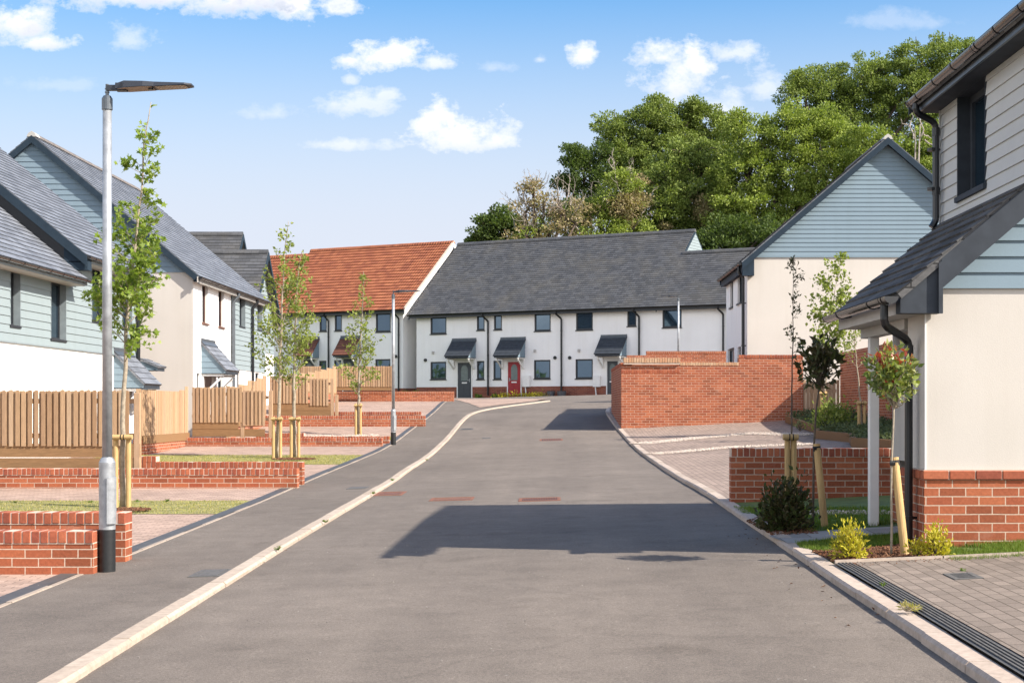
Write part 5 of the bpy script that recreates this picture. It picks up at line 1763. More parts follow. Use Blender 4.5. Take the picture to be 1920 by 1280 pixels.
# ------------------------------------------------------------------ covers and gratings
def cover(name, label, px0, px1, py0, py1, mat, slots=0, dz=.006, cat='drain cover', base=0.0, group=None):
    a, b = gp(px0, (py0 + py1) / 2, base), gp(px1, (py0 + py1) / 2, base)
    n_, f_ = gp((px0 + px1) / 2, py1, base), gp((px0 + px1) / 2, py0, base)
    x0, x1, y0, y1 = a.x, b.x, n_.y, f_.y
    z = lambda x, y: G(x, y) + base + dz
    h = empty(name, ((x0 + x1) / 2, (y0 + y1) / 2, z(x0, y0)), label, cat, group)
    fr = MB()
    t_ = min(.04, (y1 - y0) * .12)
    def slab(mb, xa_, xb_, ya_, yb_, up=0.0):
        mb.prism([Vector((x, y, z(x, y) - .02)) for x, y in ((xa_, ya_), (xb_, ya_), (xb_, yb_), (xa_, yb_))], Zv * (.02 + up))
    slab(fr, x0, x1, y0, y0 + t_); slab(fr, x0, x1, y1 - t_, y1); slab(fr, x0, x0 + t_, y0 + t_, y1 - t_); slab(fr, x1 - t_, x1, y0 + t_, y1 - t_)
    fr.build('frame', mat, h)
    pn = MB()
    if slots:
        w_ = (x1 - x0 - 2 * t_) / (slots * 2 - 1)
        for k in range(slots):
            slab(pn, x0 + t_ + k * 2 * w_, x0 + t_ + (k * 2 + 1) * w_, y0 + t_, y1 - t_, -.002)
        pn.build('bars', mat, h)
        bd = MB(); bd.prism([Vector((x, y, z(x, y) - .02)) for x, y in ((x0 + t_, y0 + t_), (x1 - t_, y0 + t_), (x1 - t_, y1 - t_), (x0 + t_, y1 - t_))], Zv * .014); bd.build('pit', M['post_black'], h)
    else:
        slab(pn, x0 + t_ + .008, x1 - t_ - .008, y0 + t_ + .008, y1 - t_ - .008, .001); pn.build('lid', mat, h)
    return h


cover('gully_grate', 'dark rusty gully grate against the left kerb', 706, 757, 922, 928.5, M['grate_rust'], 9, group='iron gratings in the road')
cover('gully_grate', 'left one of two long red-brown gratings in the road near the house shadow', 808, 887, 932.5, 938, M['grate_rust'], 22, group='iron gratings in the road')
cover('gully_grate', 'right one of two long red-brown gratings in the road near the house shadow', 973, 1051, 933, 939, M['grate_rust'], 22, group='iron gratings in the road')
cover('gully_grate', 'thin red grating in the road farther up, near the shadow of the tall wall', 1012, 1055, 822.6, 825.8, M['grate_rust'], 12, group='iron gratings in the road')
cover('gully_grate', 'small dark gully where the left kerb starts to curve', 864, 887, 803, 805.5, M['grate_grey'], 6, group='iron gratings in the road')
cover('access_cover', 'worn dark rectangular cover in the left pavement near the lamp post', 366, 425, 1068, 1081, M['grate_grey'], 0, base=.036)
cover('access_cover', 'small dark cover in the left pavement near the pair of staked trees', 654, 688, 912.5, 916.5, M['grate_grey'], 0, base=.036)
cover('access_cover', 'narrow dark cover in the middle of the far road', 904, 920, 820, 822, M['grate_grey'], 0)
cover('drain_grate', 'grey slotted drain grate in the near block paving', 1776, 1836, 1074, 1086, M['grate_grey'], 14, base=.08)


# ------------------------------------------------------------------ timber edging of the planting bed
h = empty('timber_edging', (6.5, 34, -.8), 'low stepped timber sleepers holding the planting bed by the shaded wall', 'edging')
EDG = [(1472, 792), (1532, 813), (1528, 822), (1592, 829), (1596, 838), (1700, 846)]
eg = [gp(px, py, .06) for px, py in EDG]
for a, b in zip(eg[:-1], eg[1:]):
    d = (b - a).normalized(); sd = Vector((-d.y, d.x, 0)).normalized() * .1
    if (b - a).length < .25: continue
    s = MB(); s.prism([a, b, b + sd, a + sd], Zv * .2); s.build('sleeper', M['sleeper'], h)
strip('flower_bed', [flat(p) for p in eg], [Vector((8.46, 43.9, 0)), Vector((8.46, 40, 0)), Vector((8.46, 29, 0))], .2, M['earth'], 30, 6)

# grey tubs at the terrace wall
fr = Fr((-8.14, 88, 0), -TI)
for (x0, x1, lab) in ((1033, 1047, 'left one of two dark grey tubs by the terrace downpipe'), (1052, 1068, 'right one of two dark grey tubs by the terrace downpipe')):
    u0, _ = fr.px(x0, 740); u1, _ = fr.px(x1, 740); c0 = fr.pt((u0 + u1) / 2, .55, .45)
    r_ = (u1 - u0) / 2
    b = MB(); b.tube([c0, c0 + Zv * .03, c0 + Zv * .36, c0 + Zv * .38, c0 + Zv * .38, c0 + Zv * .3], [r_ * .72, r_ * .75, r_ * .98, r_ * 1.06, r_ * .92, r_ * .88], 16)
    o = b.build('plant_tub', M['tub'], origin=c0); tag(o, lab, 'planter', 'tubs at the terrace')
# ================================================================== planting
def rdir(rr=R, up=0.0):
    while True:
        v = Vector((rr.uniform(-1, 1), rr.uniform(-1, 1), rr.uniform(-1, 1)))
        if .05 < v.length < 1:
            v.normalize(); v.z += up
            return v.normalized()


def along(path, t_):
    n = len(path) - 1
    i = min(int(t_ * n), n - 1); f = t_ * n - i
    return path[i].lerp(path[i + 1], f), (path[i + 1] - path[i]).normalized()


def sapling(label, trunk_px, Y, r0, branches, leafL, leafmat, seed, per=3, star=False, bark='bark_pale', name='young_tree', zbase=None, step=.07, jitter=.05, droop=0.0, width=.55, twigs=2, leader=.15):
    """branches = [(fraction of trunk height from, to, how many, length near 'from', length near 'to')]"""
    rr = random.Random(seed)
    path = [P(px, py, Y) for px, py in trunk_px]
    path = resample(path, 24)
    base = path[0]
    h = empty(name, tuple(base), label, 'young tree', 'staked young trees')
    tr, cr = MB(), MB()
    n = len(path)
    tr.tube([p + Vector((rr.uniform(-1, 1), rr.uniform(-1, 1), 0)) * r0 * .3 for p in path], [r0 * (1 - .88 * (i / (n - 1)) ** .9) for i in range(n)], 10)

    def leaves(p, d, k):
        for _ in range(k):
            dd = (rdir(rr) + d * .5 + Zv * (.1 - droop)).normalized()
            q = p + rdir(rr) * jitter
            s_ = leafL * rr.uniform(.6, 1.15)
            if star: cr.star(q, dd, (rdir(rr) + Zv).normalized(), s_)
            else: cr.leaf(q, dd, rdir(rr), s_, s_ * width, .2)
    for (t0, t1, cnt, l0, l1) in branches:
        for k in range(cnt):
            f = (k + rr.random()) / cnt
            p, d = along(path, t0 + (t1 - t0) * f)
            a = rr.uniform(0, 2 * math.pi)
            ln = (l0 + (l1 - l0) * f) * rr.uniform(.65, 1.15)
            el = rr.uniform(.45, .95)
            dv = Vector((math.cos(a), math.sin(a) * .8, el)).normalized()
            pts = [p]
            m = max(3, int(ln / step))
            for j in range(m):
                dv = (dv + rdir(rr) * .16 + Zv * .035 - Zv * droop * .1).normalized()
                pts.append(pts[-1] + dv * (ln / m))
            rb = max(r0 * .28 * (1 - (t0 + (t1 - t0) * f) * .7), .0035)
            tr.tube(pts, [rb * (1 - .75 * j / m) for j in range(m + 1)], 5, caps=False)
            for j in range(1, m + 1):
                if j / m > .2: leaves(pts[j], dv, per)
                if twigs and j > 1 and rr.random() < .30 * twigs:
                    td = (dv + rdir(rr) * .9).normalized(); tl = ln * rr.uniform(.18, .38)
                    e = pts[j] + td * tl
                    tr.tube([pts[j], e], [rb * .4, rb * .2], 4, caps=False)
                    for q in (.45, .75, 1.0): leaves(pts[j].lerp(e, q), td, per)
    for k in range(int(12 * leader / .15)):
        p, d = along(path, 1 - leader * rr.random()); leaves(p, d, 1)
    tr.build('trunk', M[bark], h, smooth=True)
    if cr.v: cr.build('crown', M[leafmat], h)
    return h


def stake_pair(label, Y, x0px, x1px, ytop, ybase, bar=True, zb=None, r=.032, tiltpx=0):
    b0 = P((x0px + x1px) / 2, ybase, Y)
    h = empty('tree_stake', tuple(b0), label, 'tree stake', 'timber stakes of the young trees')
    for px in (x0px, x1px):
        m = MB(); a, b = P(px, ybase + 4, Y), P(px, ytop, Y); m.tube([a, b], r, 10); m.build('post', M['stake'], h)
    if bar:
        m = MB(); zz = P(x0px, ytop + 1, Y).z; a, b = P(x0px, ytop + 4, Y - .055), P(x1px, ytop + 4, Y - .055)
        m.tube([a - Vector((.05, 0, 0)), b + Vector((.05, 0, 0))], r * 1.02, 12); m.build('crossbar', M['stake'], h)
        c = a.lerp(b, .5)
        m = MB()
        for o in (-.02, .02): m.tube([c + Vector((o, 0, 0)), c + Vector((o + .012, 0, 0))], r * 1.12, 12)
        m.build('tie', M['rubber'], h)
    return h


# nearest sapling, behind the lamp post
sapling('nearest tall sapling with star-shaped leaves, rising beside the lamp post', [(230, 958), (229, 880), (231, 800), (233, 700), (239, 600), (249, 500), (260, 400), (266, 330), (272, 260), (282, 192)], 20.0, .042,
        [(.35, .50, 11, .62, .75), (.46, .66, 24, .72, .42), (.62, .78, 12, .38, .28), (.78, .93, 10, .32, .18)], .088, 'leaf_star', 11, per=3, star=True, jitter=.05, twigs=2, leader=.03)
stake_pair('round timber stake frame of the nearest sapling, partly hidden by the lamp post', 19.93, 217, 241, 815, 957, r=.034)
# the pair
sapling('left one of the pair of leafy saplings in the grass strip', [(519, 862), (521, 800), (524, 720), (526, 640), (529, 560), (533, 490), (538, 440), (541, 415)], 34.0, .05,
        [(.30, .50, 16, .80, .75), (.48, .80, 26, .72, .36), (.80, .97, 10, .3, .12)], .088, 'leaf_lime', 22, per=2, jitter=.06, width=.7)
sapling('right one of the pair of leafy saplings in the grass strip', [(552, 862), (551, 800), (551, 720), (553, 640), (556, 570), (560, 510), (566, 470)], 34.3, .05,
        [(.32, .55, 16, .62, .62), (.52, .85, 26, .62, .34), (.85, .97, 8, .24, .12)], .088, 'leaf_lime', 33, per=2, jitter=.06, width=.7)
stake_pair('timber stake frame of the left one of the paired saplings', 33.9, 512.5, 526, 781, 862, r=.035)
stake_pair('timber stake frame of the right one of the paired saplings', 34.2, 546, 560, 781, 861, r=.035)
sapling('lone small sapling before the farthest pickets, left of the second lamp post', [(671, 815), (672, 760), (674, 700), (676, 640), (679, 590), (681, 540), (682, 508)], 44.0, .05,
        [(.22, .50, 16, .75, .72), (.48, .78, 16, .60, .30), (.78, .97, 8, .22, .1)], .10, 'leaf_lime', 44, per=2, jitter=.07, width=.7)
stake_pair('timber stake frame of the lone sapling', 43.9, 667, 676, 756, 812, r=.035)
# right hand side
sapling('thin dark bare-stemmed sapling in front of the low shaded wall', [(1482, 1000), (1483, 930), (1484, 820), (1485, 740), (1486, 660), (1487, 580), (1488, 486)], 16.8, .017,
        [(.62, .74, 6, .28, .22), (.78, .86, 4, .12, .12), (.90, .99, 7, .16, .08)], .05, 'leaf_glossy', 55, per=3, jitter=.03, bark='bark_dark', twigs=1, droop=.1, width=.4)
stake_pair('timber stake frame of the thin dark sapling by the low wall', 16.75, 1476.5, 1488.5, 815, 990, r=.034, bar=True)


def standard(label, Y, stem_px, ball, n, leafL, mats, seed, name='standard_tree', r0=.011, bark='bark_dark', width=.38, flat_=.85, cat='young tree', ring=.35):
    """a clipped ball on a thin stem"""
    rr = random.Random(seed)
    path = resample([P(px, py, Y) for px, py in stem_px], 14)
    h = empty(name, tuple(path[0]), label, cat, 'staked young trees')
    tr = MB(); tr.tube(path, [r0 * (1 - .35 * i / 13) for i in range(14)], 8)
    c = P(ball[0], ball[1], Y); rx, rz = ball[2] * Y / F, ball[3] * Y / F
    cr = [MB() for _ in mats]
    for k in range(26):
        d = rdir(rr); e = c + Vector((d.x * rx * .85, d.y * rx * .85, d.z * rz * .85))
        m = path[-1].lerp(e, .5) + rdir(rr) * .05
        tr.tube([path[-1], m, e], [r0 * .5, r0 * .35, r0 * .2], 5, caps=False)
    for k in range(n):
        d = rdir(rr); q = rr.random() ** ring
        p = c + Vector((d.x * rx, d.y * rx, d.z * rz)) * q
        dd = (d * .6 + rdir(rr) * .9 + Zv * .25).normalized()
        i = 0
        for j, (mn, fr_, cond) in enumerate(mats):
            if cond(d, rr): i = j
        s_ = leafL * rr.uniform(.65, 1.15)
        cr[i].leaf(p, dd, rdir(rr), s_, s_ * width, .22)
    tr.build('trunk', M[bark], h, smooth=True)
    for (mn, part, cond), m in zip(mats, cr):
        if m.v: m.build(part, M[mn], h)
    return h


standard('round-headed shrub on a stem with dark glossy leaves, behind the porch post', 15.1, [(1524, 992), (1525, 920), (1526, 840), (1530, 770), (1536, 725)], (1537, 680, 44, 50), 400, .105,
         [('leaf_glossy', 'crown', lambda d, r: True)], 66, r0=.014, width=.42, ring=.7)
m_ = empty('tree_stake', tuple(P(1546, 988, 15.0)), 'single leaning stake with a black tie, left of the porch post', 'tree stake', 'timber stakes of the young trees')
q = MB(); q.tube([P(1547, 992, 15.0), P(1531, 832, 15.1)], .036, 12); q.build('post', M['stake'], m_)
q = MB(); q.tube([P(1531.8, 846, 15.1), P(1531, 836, 15.1)], .041, 12); q.tube([P(1531, 840, 15.06), P(1525, 840, 15.06)], .02, 6); q.build('tie', M['rubber'], m_)
standard('lollipop shrub with red young leaves against the near downpipe', 12.25, [(1671, 1046), (1672, 980), (1671, 920), (1672, 860), (1675, 800), (1676, 765)], (1672, 702, 50, 56), 760, .074,
         [('leaf_photinia', 'crown', lambda d, r: True), ('leaf_red', 'red_leaves', lambda d, r: (d.z > .45 and r.random() < .4) or r.random() < .04)], 77, r0=.011, bark='bark_pale', width=.5, ring=.7)
m_ = empty('tree_stake', tuple(P(1696, 1045, 12.2)), 'leaning round stake with a black tie, below the red-leaved shrub', 'tree stake', 'timber stakes of the young trees')
q = MB(); q.tube([P(1698, 1050, 12.2), P(1677, 857, 12.28)], .034, 14); q.build('post', M['stake'], m_)
q = MB(); q.tube([P(1678.6, 873, 12.28), P(1677.4, 862, 12.28)], .038, 14); q.tube([P(1678, 868, 12.24), P(1669, 868, 12.24)], .02, 6); q.build('tie', M['rubber'], m_)
sapling('light green sapling in the planting bed, seen against the white gable', [(1543, 812), (1545, 760), (1550, 690), (1556, 620), (1566, 540), (1577, 482)], 38.0, .03,
        [(.38, .62, 16, .85, .8), (.6, .9, 16, .75, .36), (.9, .99, 5, .3, .15)], .115, 'leaf_lime', 88, per=2, jitter=.09, width=.75)
sapling('thin pale-stemmed sapling in the planting bed, left of the porch post', [(1618, 822), (1614, 760), (1608, 700), (1604, 655), (1600, 620), (1594, 590)], 35.0, .032,
        [(.55, .75, 8, .75, .7), (.75, .97, 10, .55, .3)], .075, 'leaf_lime', 99, per=1, jitter=.06, width=.7)
stake_pair('stake frame of the light green sapling in the planting bed', 37.9, 1540, 1547, 733, 800, r=.035)
stake_pair('stake frame of the thin pale sapling by the porch post', 34.9, 1610.5, 1621, 751, 815, r=.038)


# ------------------------------------------------------------------ bushes
def bush(label, c, rx, ry, rz, n, leafL, mat, seed, name='shrub', width=.45, stems=14, up=.35, cat='shrub', group=None, ring=.45, lump=.25, bark='bark_dark'):
    rr = random.Random(seed)
    c = Vector(c)
    h = empty(name, tuple(c), label, cat, group)
    st, cr = MB(), MB()
    tips = []
    for k in range(stems):
        d = rdir(rr); d.z = abs(d.z) * 1.2 + .15; d.normalize()
        f = rr.uniform(.75, 1.12)
        tips.append(c + Vector((d.x * rx, d.y * ry, d.z * rz * 1.0)) * f)
        m = c.lerp(tips[-1], .5) + rdir(rr) * rx * .08
        st.tube([c, m, tips[-1]], [.008, .006, .003], 5, caps=False)
    for k in range(n):
        tpt = tips[rr.randrange(stems)]
        f = rr.random() ** ring
        p = c.lerp(tpt, .25 + .75 * f) + Vector((rr.gauss(0, 1) * rx, rr.gauss(0, 1) * ry, rr.gauss(0, 1) * rz)) * lump * .5
        p.z = max(p.z, c.z + .01)
        dd = ((p - c).normalized() * .7 + rdir(rr) * .8 + Zv * up).normalized()
        s_ = leafL * rr.uniform(.6, 1.15)
        cr.leaf(p, dd, rdir(rr), s_, s_ * width, .2)
    st.build('stems', M[bark], h)
    cr.build('foliage', M[mat], h)
    return h


bush('dark glossy evergreen bush at the kerb, in the house shadow', gp(1474, 990, .08), .21, .18, .38, 1700, .068, 'leaf_glossy', 1, width=.55, stems=30, lump=.55)
bush('yellow-leaved shrub in the bark mulch, left of the red-leaved shrub', gp(1592, 1044, .08), .13, .12, .23, 800, .046, 'leaf_gold', 2, width=.42, stems=14, lump=.5, group='golden shrubs by the near house')
bush('small yellow-green shrub at the foot of the near brick plinth', gp(1757, 1040, .09), .09, .09, .20, 550, .042, 'leaf_gold', 3, width=.42, stems=12, lump=.5, group='golden shrubs by the near house')
bush('low yellowish shrub between stake and brick plinth', gp(1721, 1040, .09), .09, .09, .11, 220, .042, 'leaf_gold', 4, width=.42, stems=10, lump=.5, group='golden shrubs by the near house')
bush('bushy mid-green shrub in the planting bed behind the saplings', gp(1556, 806, .2), .62, .5, .62, 1000, .12, 'leaf_lime', 5, width=.4, stems=22, lump=.4)
bush('dull green low shrub in the bed, right of the bushy one', gp(1597, 800, .2), .4, .4, .5, 420, .1, 'leaf_cover', 6, width=.4, stems=16, lump=.4)
fr = Fr((-8.14, 88, 0), -TI)
for k, (px, w_, mat, lab) in enumerate(((950, .46, 'leaf_gold', 'yellow shrub at the foot of the red door'), (978, .5, 'leaf_gold', 'yellow shrub below the left meter box'), (1002, .4, 'leaf_gold', 'yellow shrub between meter box and tubs'), (1020, .42, 'leaf_gold', 'rightmost yellow shrub, next to the grey tubs'),
                                        (938, .25, 'leaf_shrub', 'small green plant left of the yellow shrubs'), (905, .22, 'leaf_shrub', 'small green plant between the two front doors'), (770, .3, 'leaf_shrub', 'green plant at the left corner of the terrace'), (790, .34, 'leaf_shrub', 'green plant under the left window of the terrace'), (1034, .25, 'leaf_bronze', 'brownish plant just left of the tubs'))):
    u, _ = fr.px(px, 742); c = fr.pt(u, .52 if k < 6 or k == 8 else .7, .55)
    bush(lab, c, w_, .3, w_ * (.62 if k < 4 else .75), 150, .13, mat, 40 + k, width=.5, stems=10, lump=.5, group='front garden plants of the terrace')
bush('seedling tree with thin bare twigs on the white gable side of the bed', gp(1500, 808, .2), .2, .2, .3, 60, .07, 'leaf_cover', 61, stems=10)


# ------------------------------------------------------------------ grass, mulch, gravel
def pip(pt, poly):
    x, y = pt; c = False; n = len(poly)
    for i in range(n):
        (x0, y0), (x1, y1) = poly[i], poly[(i + 1) % n]
        if (y0 > y) != (y1 > y) and x < (x1 - x0) * (y - y0) / (y1 - y0) + x0: c = not c
    return c


def scatter(poly, n, rr):
    xs, ys = [p[0] for p in poly], [p[1] for p in poly]
    k = 0
    while k < n:
        p = (rr.uniform(min(xs), max(xs)), rr.uniform(min(ys), max(ys)))
        if pip(p, poly):
            k += 1
            yield p


def grass(poly, n, hgt, dz, mat, seed, label=None, wd=.006):
    rr = random.Random(seed); mb = MB()
    for (x, y) in scatter(poly, n, rr):
        if noise.noise(Vector((x * 1.3, y * 1.3, seed))) < -.62: continue
        z = G(x, y) + dz
        a = rr.uniform(0, 6.283); h_ = hgt * rr.uniform(.5, 1.25); ln = rr.uniform(.1, .6) * h_
        d = Vector((math.cos(a), math.sin(a), 0)); s_ = Vector((-d.y, d.x, 0)) * wd * rr.uniform(.7, 1.3)
        b = Vector((x, y, z - .004))
        mb.poly([b - s_, b + s_, b + d * ln + Zv * h_])
    o = mb.build('grass', M[mat])
    o['kind'] = 'stuff'
    if label: o['label'] = label; o['category'] = 'grass'
    return o


def g2(*px, dz=0.0): return [(gp(x, y, dz).x, gp(x, y, dz).y) for x, y in px]


# near lawn on the right
kx = lambda y: min((p for p in kb), key=lambda p: abs(p.y - y)).x
grass(g2((1790, 1058), (1925, 1050), (1925, 1016), (1738, 1022), (1726, 1034), dz=.05), 9000, .055, .05, 'blade', 1, 'short sunlit grass at the foot of the near brick plinth', .004)
grass(g2((1500, 1028), (1545, 1038), (1700, 1020), (1700, 1003), (1580, 1010), (1492, 1020), dz=.05), 9000, .045, .05, 'blade', 2, 'shaded grass between slab path and bark mulch', .004)
grass(g2((1520, 998), (1680, 982), (1680, 962), (1500, 966), (1480, 985), dz=.05), 5000, .04, .05, 'blade', 3, 'shaded grass in front of the low wall', .004)
grass(g2((1395, 964), (1690, 966), (1690, 951), (1375, 951), dz=.05), 5000, .04, .05, 'blade', 4, 'shaded grass along the foot of the low wall', .004)
# ground cover of the planting bed
rr = random.Random(31); gc = MB()
bed = [(p.x + .1, p.y + .1) for p in eg] + [(8.4, 30), (8.4, 43.8), (7.4, 43.8)]
for (x, y) in scatter(bed, 1500, rr):
    if noise.noise(Vector((x * .8, y * .8, 3))) < -.25: continue
    c = Vector((x, y, G(x, y) + .22)); s_ = rr.uniform(.08, .2)
    for k in range(7):
        gc.leaf(c + Vector((rr.uniform(-1, 1) * s_, rr.uniform(-1, 1) * s_, rr.random() * s_)), (rdir(rr) + Zv * .6).normalized(), rdir(rr), rr.uniform(.06, .11), .045)
o = gc.build('ground_cover', M['leaf_cover']); o['kind'] = 'stuff'; o['label'] = 'grey-green ground cover in the planting bed by the shaded wall'; o['category'] = 'ground cover'
# grass strips on the left
def gstrip(y0, y1, x0, x1, n, seed, label, dz=.039, hgt=.03):
    xr_ = lambda y: min(EDs, key=lambda p: abs(p.y - y)).x - .2
    poly = [(x0, y0), (xr_(y0) if x1 is None else x1, y0), (xr_(y1) if x1 is None else x1, y1), (x0, y1)]
    A = [Vector((p[0], p[1], 0)) for p in (poly[0], poly[1])]; B = [Vector((p[0], p[1], 0)) for p in (poly[3], poly[2])]
    strip('lawn', A, B, dz, M['turf'], 24, 6)
    grass(poly, n, hgt * .75, dz, 'blade_dry', seed, label, .0055)
    grass(poly, n // 4, hgt * .7, dz, 'blade', seed + 50, label, .0055)
gstrip(18.9, 21.2, -13, None, 12000, 5, 'dry sunlit grass strip around the nearest sapling')
gstrip(31.3, 35.3, -10.5, None, 15000, 6, 'sunlit grass strip around the pair of staked saplings', hgt=.035)
gstrip(42.0, 43.2, -6, None, 2500, 7, 'tufts of grass beside the second lamp post', hgt=.06)
# weeds along the kerb and in the drives
rr = random.Random(5)
for k, (px, py, b_, sz, lab) in enumerate(((522, 1030, .05, .07, 'weed tuft at the left kerb, nearest one'), (610, 978, .05, .06, 'weed tuft at the left kerb, before the gully'), (700, 925, .05, .08, 'weed tuft at the left kerb beside the rusty gully'), (735, 900, .05, .07, 'weed tuft at the left kerb beyond the rusty gully'),
                                           (800, 862, .05, .06, 'weed tuft at the left kerb near the second lamp post'), (170, 942, .04, .07, 'green weed in the drive left of the nearest lamp post'), (312, 940, .04, .09, 'green weed in the drive right of the nearest sapling'), (258, 940, .04, .07, 'small weed in the drive at the nearest stakes'), (28, 942, .04, .06, 'leftmost small weed in the second drive'),
                                           (1655, 1098, .08, .05, 'green weed in the near drain grating'), (1805, 1070, .08, .045, 'green weed beside the near drain grate'))):
    sz *= .6; c = gp(px, py, b_); bush(lab, c, sz, sz, sz * .6, 40, sz * .6, 'blade', 200 + k, name='weed', width=.22, stems=8, cat='weed', group='weeds in paving and kerb', up=.6, bark='leaf_shrub')
bush('dried straw-coloured weed clump in the near drain channel', gp(1700, 1144, .08), .09, .06, .035, 120, .045, 'blade_dry', 230, name='weed', width=.14, stems=14, cat='weed', up=.2, group='weeds in paving and kerb', bark='bark_pale')


def bits(name, poly, n, size, dz, mat, seed, flatness=.6, kind='stuff', label=None):
    rr = random.Random(seed); mb = MB()
    for (x, y) in scatter(poly, n, rr):
        s_ = size * rr.uniform(.5, 1.3)
        c = Vector((x, y, G(x, y) + dz + s_ * flatness * .4))
        a, b = rdir(rr), None
        a.z *= .3; a.normalize(); b = a.cross(rdir(rr)).normalized(); e = a.cross(b)
        p = [c + a * s_ * rr.uniform(.6, 1), c - a * s_ * rr.uniform(.6, 1), c + b * s_ * .7, c - b * s_ * .7, c + e * s_ * flatness, c - e * s_ * flatness]
        n0 = len(mb.v); mb.v.extend(p)
        for f in ((0, 2, 4), (2, 1, 4), (1, 3, 4), (3, 0, 4), (2, 0, 5), (1, 2, 5), (3, 1, 5), (0, 3, 5)):
            mb.f.append(tuple(n0 + i for i in f)); mb.uv.append(None)
    o = mb.build(name, M[mat]); o['kind'] = kind
    if label: o['label'] = label; o['category'] = name.replace('_', ' ')
    return o


mp1 = g2((1522, 1034), (1590, 1066), (1790, 1056), (1775, 1036), (1690, 1022), (1600, 1030), dz=.06)
strip('mulch_bed', [Vector((*mp1[0], 0)), Vector((*mp1[1], 0)), Vector((*mp1[2], 0))], [Vector((*mp1[5], 0)), Vector((*mp1[4], 0)), Vector((*mp1[3], 0))], .062, M['earth'], 20, 3)
bits('bark_mulch', mp1, 3600, .021, .066, 'mulch', 1, .35, label='reddish bark chips under the golden shrubs')
mp2 = g2((1400, 976), (1450, 1003), (1535, 1000), (1520, 975), (1440, 962), dz=.06)
bits('bark_mulch', mp2, 1800, .018, .058, 'mulch', 2, .35, label='dark bark chips under the evergreen bush')
for (px, py, r_, lab) in ((551, 861, .42, 'bark chips round the paired saplings'), (235, 957, .28, 'bark chips round the nearest sapling')):
    c = gp(px, py, .05); pl = [(c.x + math.cos(a * .523) * r_ * 1.2, c.y + math.sin(a * .523) * r_) for a in range(12)]
    bits('bark_mulch', pl, 700, .022, .065, 'mulch', 3, .4, label=lab)


def gravel_strip(px_pts, w_, dz, seed, label, density=600, size=.022):
    pts = [flat(gp(x, y, dz)) for x, y in px_pts]
    up_, lo_ = offset_line(pts, w_ / 2), offset_line(pts, -w_ / 2)
    poly = [(p.x, p.y) for p in up_] + [(p.x, p.y) for p in reversed(lo_)]
    ln = sum((b - a).length for a, b in zip(pts[:-1], pts[1:]))
    strip('gravel_bed', up_, lo_, dz, M['kerb_grey'], 30, 2)
    bits('gravel', poly, int(ln * w_ * density), size, dz + .003, 'gravel', seed, .7, label=label)


gravel_strip([(1197, 832), (1300, 822), (1409, 812.5), (1520, 815)], .75, .066, 1, 'far strip of pale gravel between the right drives', 420, .026)
gravel_strip([(1219, 851), (1300, 845), (1371, 838.5), (1530, 832)], .62, .066, 2, 'near strip of pale gravel between the right drives', 420, .026)
gravel_strip([(1470, 962), (1560, 961), (1690, 961)], .42, .056, 3, 'band of pale stones along the foot of the low shaded wall', 700, .018)
gravel_strip([(560, 819.5), (640, 819), (712, 818)], 1.3, .05, 4, 'pale gravel round the lone sapling', 260, .03)


